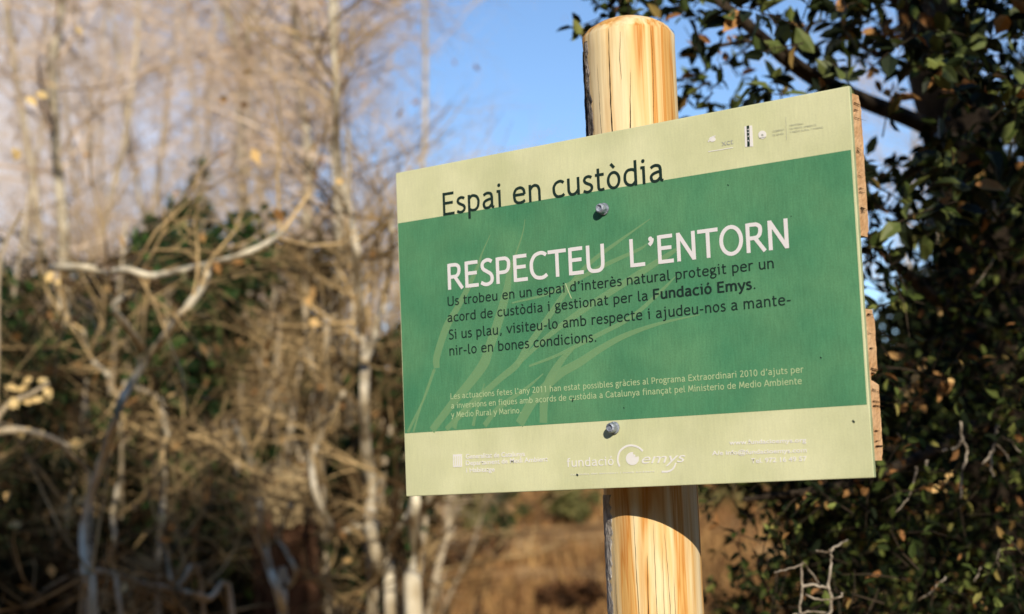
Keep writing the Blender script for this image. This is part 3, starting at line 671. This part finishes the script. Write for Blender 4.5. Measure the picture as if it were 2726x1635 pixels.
traced("sapling", "whitish curved sapling with a side loop at bottom left of centre", "tree", 5.1,
       [([(690, 1330), (698, 1400), (706, 1450), (711, 1489), (735, 1560), (752, 1620), (756, 1650)], 9, 12),
        ([(773, 1345), (755, 1400), (740, 1436), (765, 1475), (787, 1524), (770, 1560), (745, 1590)], 6, 6)], M_hero, M_twig, 5, .3, 6, 4)
traced("young_tree", "slim twin pale stems standing in the middle of the thicket", "tree", 6.0,
       [([(806, 640), (813, 713), (812, 810), (822, 936), (840, 1010), (850, 1150), (870, 1640)], 6, 10), ([(842, 740), (848, 790), (861, 832), (870, 900), (862, 1150)], 5, 8),
        ([(875, 760), (882, 820), (893, 909), (915, 950), (950, 1010)], 5, 7)], M_bark, M_twig, 18, .55, 30, 5)
traced("young_tree", "crooked lichened stem with drooping twigs low in the left thicket", "tree", 5.5,
       [([(330, 1020), (418, 1058), (432, 1090), (444, 1156), (432, 1200), (436, 1300), (420, 1640)], 6, 9), ([(222, 880), (240, 950), (290, 1000)], 4, 6),
        ([(315, 1290), (300, 1380), (305, 1450), (260, 1530), (215, 1640)], 6, 9), ([(622, 1120), (640, 1170), (662, 1218), (690, 1330)], 7, 8)], M_lichen, M_twig, 16, .45, 30, 6)
traced("bramble_shrub", "tangle of low arching pale stems across the bottom left", "shrub", 4.9,
       [([(70, 1610), (140, 1560), (222, 1520), (311, 1529), (380, 1555), (444, 1564), (500, 1578), (555, 1595), (620, 1640)], 5, 8),
        ([(0, 1129), (60, 1145), (133, 1164), (190, 1215), (240, 1290), (236, 1640)], 6, 7), ([(445, 1470), (452, 1530), (470, 1565), (540, 1590)], 5, 6), ([(250, 1560), (320, 1620)], 5, 6)], M_bark, M_twig, 16, .4, 60, 7)
traced("poplar_tree", "tall pale trunk forking near the top left of the photo", "tree", 11,
       [([(592, -40), (600, 20), (623, 111), (645, 169), (641, 289), (645, 450), (655, 800), (660, 1500)], 9, 16), ([(668, -40), (662, 60), (654, 133), (645, 169)], 7, 9)], M_lichen, M_twig_far, 34, 1.2, 40, 8, spec=SP_TREE[1:])
traced("poplar_tree", "tall straight pale trunk left of the sky gap above the panel", "tree", 10.5,
       [([(778, -40), (783, 40), (792, 133), (801, 267), (823, 423), (818, 700), (825, 1500)], 8, 14)], M_lichen, M_twig_far, 36, 1.1, 40, 9, spec=SP_TREE[1:])
traced("poplar_tree", "slender pale trunk beside the tall forked trees at upper centre left", "tree", 10.0,
       [([(889, -40), (895, 60), (898, 178), (890, 334), (898, 511), (905, 800), (900, 1500)], 8, 13)], M_lichen, M_twig_far, 36, 1.0, 50, 10, spec=SP_TREE[1:])
traced("poplar_tree", "grey leaning trunk at the far upper left corner", "tree", 9.0,
       [([(175, -40), (165, 20), (151, 89), (140, 178), (150, 400), (170, 700), (160, 1500)], 10, 16)], M_lichen, M_twig_far, 36, 1.0, 60, 13, spec=SP_TREE[1:])

# evergreen undergrowth
def leafy(name, label, cat, px, py, d, rx, rz_, n, mt, L=.05, seed=0, group=None, dep=1.0):
    rng = random.Random(seed); c = at(px, py, d); g = ground_z(c.x, c.y); e = empty(name, (c.x, c.y, g), label, cat, group)
    st = MB(); fm = MB(); cl = []
    for k in range(7):
        tp = c + Vector((rng.uniform(-1, 1) * rx * .8, rng.uniform(-1, 1) * rx * .8, rng.uniform(-.6, .9) * rz_)); b = Vector((c.x + rng.uniform(-.1, .1), c.y + rng.uniform(-.1, .1), g - .05))
        path = smooth_path([b, b.lerp(tp, .5) + rvec(rng) * .1, tp], 4); m1 = MB(); m1.tube(path, [.014 * (1 - .7 * i / (len(path) - 1)) for i in range(len(path))], 5, 0, True)
        link("stem", m1.mesh("stem", M_bark_dk), e)
    for k in range(26): cl.append((Vector((rng.gauss(0, .5) * rx, rng.gauss(0, .5) * rx * dep, rng.gauss(0, .5) * rz_)), rng.uniform(.2, .5)))
    for i in range(n):
        q, s_ = rng.choice(cl); p = c + q + rvec(rng) * (s_ * min(rx, rz_)) * rng.random() ** .5
        if p.z < ground_z(p.x, p.y): continue
        fm.leaf(p, rvec(rng) + Vector((0, 0, -.2)), (rvec(rng) + sdir * .6), L * rng.uniform(.6, 1.3), L * rng.uniform(.4, .7))
    link("foliage", fm.mesh("foliage", mt), e, "stuff")
leafy("ivy_bush", "dark green leafy clump behind the diagonal stem", "bush", 540, 900, 5.9, .24, .38, 2550, M_ivy, .05, 1)
leafy("ivy_bush", "small dark green clump at the left edge of the photo", "bush", 10, 920, 6.4, .12, .3, 600, M_ivy, .05, 2)
leafy("ivy_bush", "dark green leaves low between bottom stems left of centre", "bush", 560, 1440, 6.0, .22, .3, 2040, M_ivy, .05, 3)
leafy("ivy_bush", "dark green foliage just left of the panel's lower corner", "bush", 1050, 1130, 6.0, .12, .35, 1190, M_ivy, .05, 4)
leafy("ivy_bush", "green leafy top at the foot of the bright sky gap", "bush", 500, 575, 9.5, .16, .22, 350, M_ivy, .05, 5)
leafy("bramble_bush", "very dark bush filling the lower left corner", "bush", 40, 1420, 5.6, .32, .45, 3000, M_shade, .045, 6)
leafy("bramble_bush", "dark brown-leaved bush beneath the tangle at the bottom", "bush", 420, 1560, 6.6, .6, .3, 2500, M_russet, .05, 7)
leafy("field_bush", "small olive bush in the meadow just below the panel", "bush", 1335, 1340, 26, .25, .6, 900, M_ivy, .1, 8)
leafy("bracken_patch", "dark russet bracken patch in the meadow left of the post", "fern", 1175, 1470, 14, .42, .05, 900, M_russet, .09, 9)
leafy("bracken_patch", "russet bracken patch low against the left of the post", "fern", 1535, 1580, 12.5, .26, .05, 700, M_russet, .09, 10)
for i, (px, py, d, rx) in enumerate([(40, 1150, 9.0, .7), (330, 1200, 9.6, .7), (560, 1180, 9.2, .6), (760, 1250, 9.8, .55), (930, 1250, 9.6, .4), (180, 960, 11.5, .8), (480, 950, 12, .7), (720, 950, 12, .6)]):
    leafy("dark_backdrop", "added dark leaf mass, standing in for shade behind the pale stems", "bush", px, py, d, rx * 1.15, .8, 6000, M_shade if i % 3 else M_ivy, .07, 70 + i, "added dark leaf masses behind the thicket")  # leaf masses added as dark backdrop where the thicket holds shade
for i, (px, py, d, rx, rz_) in enumerate([(120, 1330, 6.2, .35, .28), (480, 1250, 6.4, .28, .22), (560, 1480, 5.9, .3, .25), (880, 1420, 6.6, .25, .3), (300, 1420, 6.2, .3, .25), (60, 1000, 7.0, .3, .25)]):
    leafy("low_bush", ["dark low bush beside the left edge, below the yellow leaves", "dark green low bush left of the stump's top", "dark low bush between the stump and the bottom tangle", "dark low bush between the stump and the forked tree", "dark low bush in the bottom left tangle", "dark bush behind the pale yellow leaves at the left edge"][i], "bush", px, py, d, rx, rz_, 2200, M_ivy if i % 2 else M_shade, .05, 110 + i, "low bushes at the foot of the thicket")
def yellow_sapling():
    rng = random.Random(41); d = 4.9; p = on_ground(-20, d); e = empty("oak_sapling", p, "sapling with pale yellow dead leaves at the left edge of the photo", "sapling")
    for pts in ([(-20, 1640), (-25, 1300), (-20, 1150), (20, 1080), (80, 1050), (130, 1020)], [(-20, 1150), (60, 1145), (133, 1165), (190, 1190)], [(-25, 1300), (-10, 1000), (0, 700), (60, 560)]):
        W3 = smooth_path([at(x, y, d) for x, y in pts], 4); m1 = MB(); m1.tube(W3, [.012 * (1 - .6 * i / (len(W3) - 1)) for i in range(len(W3))], 6, 0, True); link("stem", m1.mesh("stem", M_bark, True), e)
    for (x, y) in [(15, 1030), (30, 1055), (60, 1025), (105, 1015), (118, 1030), (60, 1070), (85, 1065), (110, 1055), (20, 1075), (40, 1040), (62, 1160), (95, 1150), (52, 1170), (190, 1185), (185, 1175), (128, 750), (140, 745), (40, 425), (25, 400), (90, 255), (70, 262), (200, 85), (168, 1375), (205, 1340), (370, 1148), (420, 1395), (25, 1400)]:
        lf = MB(); q = at(x + rng.uniform(-6, 6), y + rng.uniform(-5, 5), d); lf.leaf(Vector((0, 0, 0)), rvec(rng) + SIDE, sdir + rvec(rng) * .3, .042, .026); o = link("leaf", lf.mesh("leaf", M_yleaf)); o.parent = e; o.location = q - Vector(e.location)
M_yleaf = mat("yellow_leaf", (.62, .42, .16, 1), (.80, .62, .30, 1), 30, .8, .1)
yellow_sapling()
for i, (px, py, d, r_) in enumerate([(1180, 1335, 34, .55), (1262, 1350, 30, .4), (1430, 1330, 36, .8), (1500, 1345, 30, .45), (1930, 1330, 30, .5)]):
    leafy("meadow_shrub", ["round olive shrub in the meadow nearest the panel's left corner", "small olive shrub second from the left in the meadow", "wide olive shrub in the meadow left of the post", "olive shrub in the meadow touching the post's left side", "olive shrub in the meadow right of the post"][i], "shrub", px, py, d, r_, .35, 1500, M_olive, .12, 90 + i, "shrubs in the meadow")
# stump
def stump():
    d = 5.7; p = on_ground(762, d); top = at(762, 1262, d).z; e = empty("tree_stump", p, "broad brown tree stump with a pale sunlit top in the thicket", "tree stump")
    rng = random.Random(3); mb = MB(); N = 28; R0 = 88 / FPX * d; zs = [p.z - .1 + (top - p.z + .1) * i / 14 for i in range(15)]
    for z in zs:
        for k in range(N):
            th = 2 * math.pi * k / N; r = R0 * (1 + .06 * math.sin(th * 5 + z) + .04 * noise.noise(Vector((math.cos(th) * 2, math.sin(th) * 2, z * 4)))) * (1.25 - .25 * min(1, (z - p.z) / .5))
            mb.v.append(Vector((p.x + r * math.cos(th), p.y + r * math.sin(th), z)))
    for i in range(14):
        for k in range(N): k2 = (k + 1) % N; mb.f.append((i * N + k, i * N + k2, (i + 1) * N + k2, (i + 1) * N + k)); mb.m.append(0)
    link("trunk", mb.mesh("trunk", mat("stump_bark", (.045, .022, .012, 1), (.13, .065, .035, 1), 30, .95, .1, .8, 60, (1, 1, .2))), e)
    t = MB(); R1 = R0 * 1.04
    for ring, (rr, hh) in enumerate([(1.0, -.17), (1.06, -.09), (1.03, -.02), (.85, .02), (.5, .03), (.1, .02)]):
        for k in range(N):
            th = 2 * math.pi * k / N; r = R1 * rr * (1 + .05 * math.sin(th * 5)); t.v.append(Vector((p.x + r * math.cos(th), p.y + r * math.sin(th), top + hh + rng.uniform(-.012, .012))))
    for i in range(5):
        for k in range(N): k2 = (k + 1) % N; t.f.append((i * N + k, i * N + k2, (i + 1) * N + k2, (i + 1) * N + k)); t.m.append(0)
    t.f.append(tuple(5 * N + k for k in range(N))); t.m.append(0)
    link("top", t.mesh("top", mat("stump_top_sunlit", (.20, .14, .07, 1), (.50, .38, .20, 1), 22, .95, .1, 1, 40)), e)  # paler colour puts the sunlight on the stump's top
stump()

# ------------------------------------------------------------------ the evergreen oak at the right
DM = {  # rough leaf density seen in the photograph, one row per 100 pixels; columns from 1500 to 2700
 0: [.2, .8, .6, .45, .5, .6, .4, .45, .35, .5, .6, .62, .66], 1: [0, 0, .05, .55, .55, .5, .4, .35, .3, .35, .6, .66, .75],
 2: [0, 0, .1, .5, .45, .35, .35, .45, .25, .12, .42, .7, .9], 3: [0, 0, .3, .35, .35, .3, .3, .45, .4, .1, .35, .8, 1], 4: [0, 0, 0, 0, 0, 0, .5, .5, .4, .2, .6, 1, 1],
 5: [0, 0, 0, 0, 0, 0, .6, .6, .5, .45, .8, 1, 1]}
def dens(px, py):
    if px < 1560: return 0
    if py > 1200:
        if px < 1850: return 0
        if px < 1960: return .6 if py < 1350 else .18
        if px < 2080: return .9 if py < 1330 else (.5 if py < 1560 else .85)
        return 1
    j = min(12, max(0, int((px - 1500) / 100))); i = max(0, int(py / 100))
    if i > 5: return (1 if px > 2480 else .55) if py < 1000 else (.95 if px > 2150 else .9)
    return DM[i][j]
ro = random.Random(2024)
trunk_xy = at(2640, 1300, 3.6); oz = ground_z(trunk_xy.x, trunk_xy.y)
oak = empty("evergreen_oak", (trunk_xy.x, trunk_xy.y, oz), "dark evergreen oak with small leaves filling the right side", "tree")
tb = Vector((trunk_xy.x, trunk_xy.y, oz - .1))
tr = MB(); tp = smooth_path([tb, at(2650, 900, 3.6), at(2560, 400, 3.55), at(2480, 60, 3.5), at(2420, -500, 3.4)], 6)
tr.tube(tp, [.10 - .045 * i / (len(tp) - 1) for i in range(len(tp))], 14, 0, True, .05, ro); link("trunk", tr.mesh("trunk", M_bark_dk, True), oak)
def branch(pts, r0, r1, name="branch", mt=M_bark_dk, sd=6):
    m1 = MB(); W3 = smooth_path([at(*q) for q in pts], 5); n = len(W3)
    if name == 'dead_twig': r0, r1 = r0 * .8, r1 * .7; W3 = [q + rvec(ro) * .0012 for q in W3]
    m1.tube(W3, [r0 + (r1 - r0) * i / (n - 1) for i in range(n)], sd, 0, True, .07 if sd > 6 or mt is M_bark_dk else .3, ro); link(name, m1.mesh(name, mt, True), oak); return W3
BR = [branch([(2560, 400, 3.5), (2450, 330, 3.1), (2200, 225, 2.8), (2060, 130, 2.7), (1960, 40, 2.6), (1850, -40, 2.6)], .02, .006),
      branch([(2250, 240, 2.8), (2180, 205, 2.75), (2120, 160, 2.7), (2070, 120, 2.65), (1990, 110, 2.6), (1880, 130, 2.55)], .007, .003),
      branch([(2420, 180, 3.1), (2290, 120, 2.9), (2275, 60, 2.85), (2330, -40, 2.85)], .006, .003),
      branch([(2100, 150, 2.7), (2160, 60, 2.7), (2180, -40, 2.7)], .006, .003), branch([(2480, 60, 3.4), (2300, -60, 3.0), (2000, -120, 2.7), (1700, -60, 2.6), (1620, 20, 2.6)], .02, .004),
      branch([(2640, 900, 3.5), (2500, 800, 3.0), (2380, 700, 2.7), (2300, 620, 2.6)], .016, .004), branch([(2640, 1100, 3.5), (2480, 1200, 3.0), (2250, 1290, 2.7), (1980, 1330, 2.6)], .014, .004)]
M_deadtw = mat("dead_wood", (.16, .12, .08, 1), (.62, .54, .42, 1), 45, .9, .1, .5, 200)
DEADTW = [([(2128, 1650, 2.17), (2135, 1560, 2.17), (2136, 1500, 2.18), (2188, 1565, 2.22)], 0.0022, 0.0014),
          ([(2205, 1650, 2.17), (2215, 1590, 2.17), (2205, 1560, 2.17), (2212, 1500, 2.18), (2218, 1462, 2.18), (2258, 1438, 2.22)], 0.0030, 0.0016), ([(2218, 1462, 2.18), (2200, 1470, 2.18), (2172, 1468, 2.16)], 0.0018, 0.0013),
          ([(2136, 1560, 2.17), (2165, 1558, 2.17), (2205, 1565, 2.17)], 0.0025, 0.0022), ([(2136, 1502, 2.17), (2100, 1514, 2.17), (2060, 1526, 2.14)], 0.0014, 0.0010),
          ([(2145, 1585, 2.12), (2185, 1596, 2.12), (2236, 1590, 2.12), (2240, 1578, 2.12)], 0.0016, 0.0014), ([(2110, 1634, 2.17), (2160, 1630, 2.17), (2210, 1634, 2.17)], 0.0016, 0.0016),
          ([(2558, 1125, 2.42), (2562, 1170, 2.42), (2575, 1205, 2.42), (2560, 1260, 2.42), (2558, 1330, 2.42)], 0.0020, 0.0028), ([(2562, 1172, 2.42), (2540, 1195, 2.42), (2510, 1198, 2.40)], 0.0026, 0.0016),
          ([(2655, 1130, 2.42), (2648, 1180, 2.42), (2635, 1215, 2.42), (2615, 1235, 2.42)], 0.0034, 0.0022), ([(2650, 1182, 2.42), (2675, 1205, 2.42), (2690, 1228, 2.42)], 0.0024, 0.0014), ([(2635, 1200, 2.42), (2640, 1250, 2.42), (2645, 1270, 2.42)], 0.0026, 0.0016),
          ([(2655, 1160, 2.42), (2690, 1175, 2.42), (2715, 1205, 2.42)], 0.0020, 0.0012),
          ([(2440, 1240, 2.32), (2432, 1285, 2.32), (2415, 1330, 2.32), (2385, 1365, 2.32)], 0.0024, 0.0010), ([(2466, 1225, 2.32), (2464, 1270, 2.32)], 0.0026, 0.0020),
          ([(2445, 1598, 2.32), (2485, 1570, 2.32), (2520, 1535, 2.32)], 0.0010, 0.0020), ([(2595, 1550, 2.42), (2612, 1510, 2.42)], 0.0012, 0.0008), ([(2665, 1460, 2.42), (2655, 1485, 2.42), (2660, 1510, 2.42)], 0.0014, 0.0010),
          ([(2640, 540, 2.72), (2650, 570, 2.72), (2645, 590, 2.72)], 0.0060, 0.0040), ([(2345, 560, 2.62), (2365, 530, 2.62), (2370, 510, 2.62)], 0.0025, 0.0035), ([(2545, 790, 2.72), (2610, 745, 2.72), (2650, 680, 2.72)], 0.0022, 0.0012)]
for p_, a, b in DEADTW: branch(p_, a, b, "dead_twig", M_deadtw, 5)
def free_of_sign(p):
    """true when the point neither shades nor hides the panel and post"""
    v = p.copy(); k = -(v.y) / sdir.y; h = v + sdir * (k)     # where its shadow meets the panel's plane
    if p.y < .2 and -.5 < h.x < .5 and -.2 < h.z < 2.12: return False
    return True
near_leaves = []; fol = MB(); tw = MB(); cnt = 0
def cluster(c, nleaf, Ls):
    """a short twig with its leaves"""
    global cnt
    d = (rvec(ro) + Vector((-.3, 0, .1))).normalized(); L = ro.uniform(.05, .11); q = c + d * L
    tw.tube([c, c.lerp(q, .5) + rvec(ro) * .006, q], [.0014, .001, .0006], 3, 0, False)
    for k in range(nleaf):
        t = ro.uniform(.1, 1); p = c.lerp(q, t); ld = (d * .5 + rvec(ro)).normalized(); nn = (rvec(ro) + Vector((0, 0, .9))).normalized(); ll = Ls * ro.uniform(.7, 1.25)
        pr = proj(p); vis = pr and -20 < pr[0] < 2746 and -20 < pr[1] < 1655
        if vis: near_leaves.append((pr[2] / ll, p, ld, nn, ll))
        else: fol.leaf(p, ld, nn, ll, ll * .48, 0)
    cnt += 1
# in view
tries = 0
while tries < 9500:
    tries += 1
    px = ro.uniform(1560, 2790); py = ro.uniform(-60, 1700); dd = dens(px, max(0, min(1634, py)))
    if ro.random() > dd * (.9 if dd > .8 else .30): continue
    if dd < .8 and noise.noise(Vector((px * .011, py * .011, 4))) < -.05: continue
    dmin = 2.25 if px > 2050 else 2.45
    d = dmin + (1.9 if dd > .8 else .7) * ro.random() ** 1.1
    if dd > .8:                                       # deep mass behind, loose sprays in front
        if ro.random() < .62: d = ro.uniform(3.1, 4.4)
        elif noise.noise(Vector((px * .009, py * .009, 9))) < -.04: continue
    c = at(px, py, d)
    if c.y < .12: continue
    cluster(c, 7, (.030 if px < 2050 else .036) if py < 600 else (.020 if d < 3 else .028))
# unseen leaves added beyond the frame, towards the light, to shade the oak
n_sh = 0; GAPS = [at(2180, 1540, 2.5), at(2220, 1450, 2.5), at(2600, 1200, 2.7), at(2420, 1300, 2.6)] + [at(x, y, 2.7) for x, y in ((1960, 1300), (2250, 1330), (2330, 1470), (2570, 1500), (2130, 1390), (2420, 1050), (2620, 960), (2500, 720), (2050, 80), (2330, 60), (2570, 120), (2680, 600), (2650, 1390))]  # openings left so sun reaches chosen twigs and leaf sprays
while n_sh < 4000:
    q = at(ro.uniform(1750, 3000), ro.uniform(-300, 1900), ro.uniform(2.4, 4.2)); p = q + sdir * ro.uniform(1.0, 4.2) + rvec(ro) * .2
    n_sh += 1
    if noise.noise(p * 2.2) < .06 and ro.random() < .97: continue
    if any(abs(q.x - g.x) < .12 and abs(q.z - g.z) < .14 for g in GAPS): continue
    pr = proj(p)
    if pr and 0 < pr[0] < 2850 and -200 < pr[1] < 1900: continue
    if (p - CAM).length < .6 or not free_of_sign(p): continue
    if p.x * math.cos(SUN_AZ) + p.y * math.sin(SUN_AZ) < .60: continue
    cluster(p, 8, .046)
near_leaves.sort(key=lambda t: t[0])
zero = Vector((0, 0, 0)); lm = []
for c_ in (.05, .2, .35):
    m_ = MB(); m_.leaf(zero, Vector((0, 1, 0)), Vector((0, 0, 1)), 1, .55, 0, c_); lm.append(m_)
LM = [m_.mesh("leaf", mt) for m_ in lm for mt in (mat("leaf_lit", (.07, .10, .022, 1), (.15, .17, .05, 1), 2, .5), mat("leaf_shaded", (.008, .013, .005, 1), (.02, .03, .009, 1), 2, .5), mat("leaf_russet", (.33, .15, .05, 1), (.5, .27, .09, 1), 2, .7))]  # green leaves painted as sunlit, dark ones as shaded
# the 300 that show largest are leaves of their own
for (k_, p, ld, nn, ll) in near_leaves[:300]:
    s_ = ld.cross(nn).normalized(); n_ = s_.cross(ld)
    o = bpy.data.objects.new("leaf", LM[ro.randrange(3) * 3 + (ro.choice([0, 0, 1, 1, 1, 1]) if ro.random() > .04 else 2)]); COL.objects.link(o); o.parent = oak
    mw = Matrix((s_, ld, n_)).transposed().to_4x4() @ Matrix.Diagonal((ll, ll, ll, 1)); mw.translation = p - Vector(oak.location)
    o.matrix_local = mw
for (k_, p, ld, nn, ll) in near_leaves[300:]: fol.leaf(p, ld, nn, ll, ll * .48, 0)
link("foliage", fol.mesh("foliage", M_oakleaf), oak, "stuff"); link("twigs", tw.mesh("twigs", M_bark_dk), oak, "stuff")  # foliage also holds the added shading leaves out of view
# russet dead leaves caught in the crown
rus = MB()
for (px, py, d, n) in [(2370, 95, 2.7, 10), (2390, 70, 2.7, 8), (2355, 100, 2.7, 8), (2570, 230, 2.9, 12), (2590, 245, 2.9, 10), (2375, 240, 2.75, 6), (2340, 200, 2.75, 5), (2430, 980, 2.6, 14), (2440, 1060, 2.6, 12), (2500, 1010, 2.6, 8), (2520, 1310, 2.6, 10), (2400, 1220, 2.6, 6), (2270, 1300, 2.5, 4), (2560, 560, 2.9, 8), (2480, 840, 2.9, 4), (1925, 110, 2.6, 3), (1930, 150, 2.6, 2)]:
    for k in range(n):
        p = at(px + ro.uniform(-32, 32), py + ro.uniform(-26, 26), d); rus.leaf(p, rvec(ro), (rvec(ro) * .6 + sdir), .024 * ro.uniform(.6, 1.2), .013, 0)
link("dead_leaves", rus.mesh("dead_leaves", M_deadleaf), oak, "stuff")
# dark wood beyond the oak
for i, (px, d, s_) in enumerate([(2330, 6.5, .85), (2580, 7.5, .95), (2760, 6.2, 1.4), (2150, 8.5, .9), (2720, 10, 1.6)]):
    leafy("dark_evergreen", ["nearly black evergreen just right of the planks, behind the oak", "low black evergreen behind the oak at mid right", "tall black evergreen behind the oak at the right edge of the photo", "black evergreen hidden behind the panel and the oak's left edge", "farthest black evergreen behind the oak, at the right edge"][i], "tree", px, 1330 - s_ * 150, d, s_ * .42, s_ * .6, 5200, M_shade, .075, 50 + i, "dark evergreens behind the oak")
for i, (px, d, k) in enumerate([(2380, 11, 0), (2500, 13, 1), (2620, 12, 0)]):
    place(PTt[k], "bare_tree", on_ground(px, d), rp.uniform(0, 6.28), .62, ["greyish bare tree seen through the oak's leaves nearest the panel", "greyish bare tree seen through the middle of the oak's crown", "greyish bare tree seen beside the oak's trunk at right"][i], "tree", "bare trees behind the oak")

# unseen evergreen added left of the frame to shade the foot of the thicket
def added_shade_tree():
    rng = random.Random(9); c = CAM - FWD * .9 - SIDE * 1.3; g = ground_z(c.x, c.y); e = empty("shade_evergreen", (c.x, c.y, g), "unseen evergreen added to shade the foot of the left thicket", "tree")
    t = MB(); t.tube(smooth_path([Vector((c.x, c.y, g - .1)), Vector((c.x - .1, c.y, 1.5)), Vector((c.x, c.y + .1, 3.6))], 5), [.09 - .006 * i for i in range(11)], 10, 0, True); link("trunk", t.mesh("trunk", M_bark_dk, True), e)
    f = MB(); n = 0
    while n < 60000:
        q = at(rng.uniform(-700, 1000), 0, 1) if False else at(-700 + 1480 * rng.random() ** .9, max(1230, rng.gauss(1750, 250)), rng.uniform(4.5, 5.8)); tt = q.dot(sdir) ; p = q + sdir * (rng.uniform(6.2, 8.0)) + rvec(rng) * .15
        n += 1; zq = q.z + ((q - CAM).length - 4.7) * .44
        if zq > 1.62 + (.12 if noise.noise(q * 2) > 0 else -.15): continue
        if p.z < .3 or (noise.noise(p * 1.9) < -.12 and rng.random() < .85): continue
        if not free_of_sign(p) or (p - CAM).length < .6: continue
        sp = p.x * math.cos(SUN_AZ) + p.y * math.sin(SUN_AZ)
        if sp > -.3 and p.z < 3.0: continue
        pr = proj(p)
        if pr and -300 < pr[0] < 3000: continue
        f.leaf(p, rvec(rng), rvec(rng), .06, .035, 0)
    link("foliage", f.mesh("foliage", M_ivy), e, "stuff")
added_shade_tree()

# unseen ring of leaves added behind and beside the camera to cut skylight
def skylight_blocker():
    rng = random.Random(12); f = MB()
    for i in range(26000):
        a = rng.uniform(math.radians(38), math.radians(322)); r = rng.uniform(13, 18); dv = FWD * math.cos(a) + SIDE * math.sin(a)
        p = Vector((CAM.x, CAM.y, 0)) + dv * r; h = 6.6 + 1.2 * noise.noise(Vector((p.x * .3, p.y * .3, 5)))
        p.z = ground_z(p.x, p.y) + h * rng.random() ** .8; f.leaf(p, rvec(rng), rvec(rng), rng.uniform(.35, .6), rng.uniform(.2, .35), 0)
    o = link("sky_blocker", f.mesh("sky_blocker", M_shade)); tagit(o, "unseen ring of leaves added behind the camera to cut skylight", "sky_blocker", None, "stuff")
skylight_blocker()
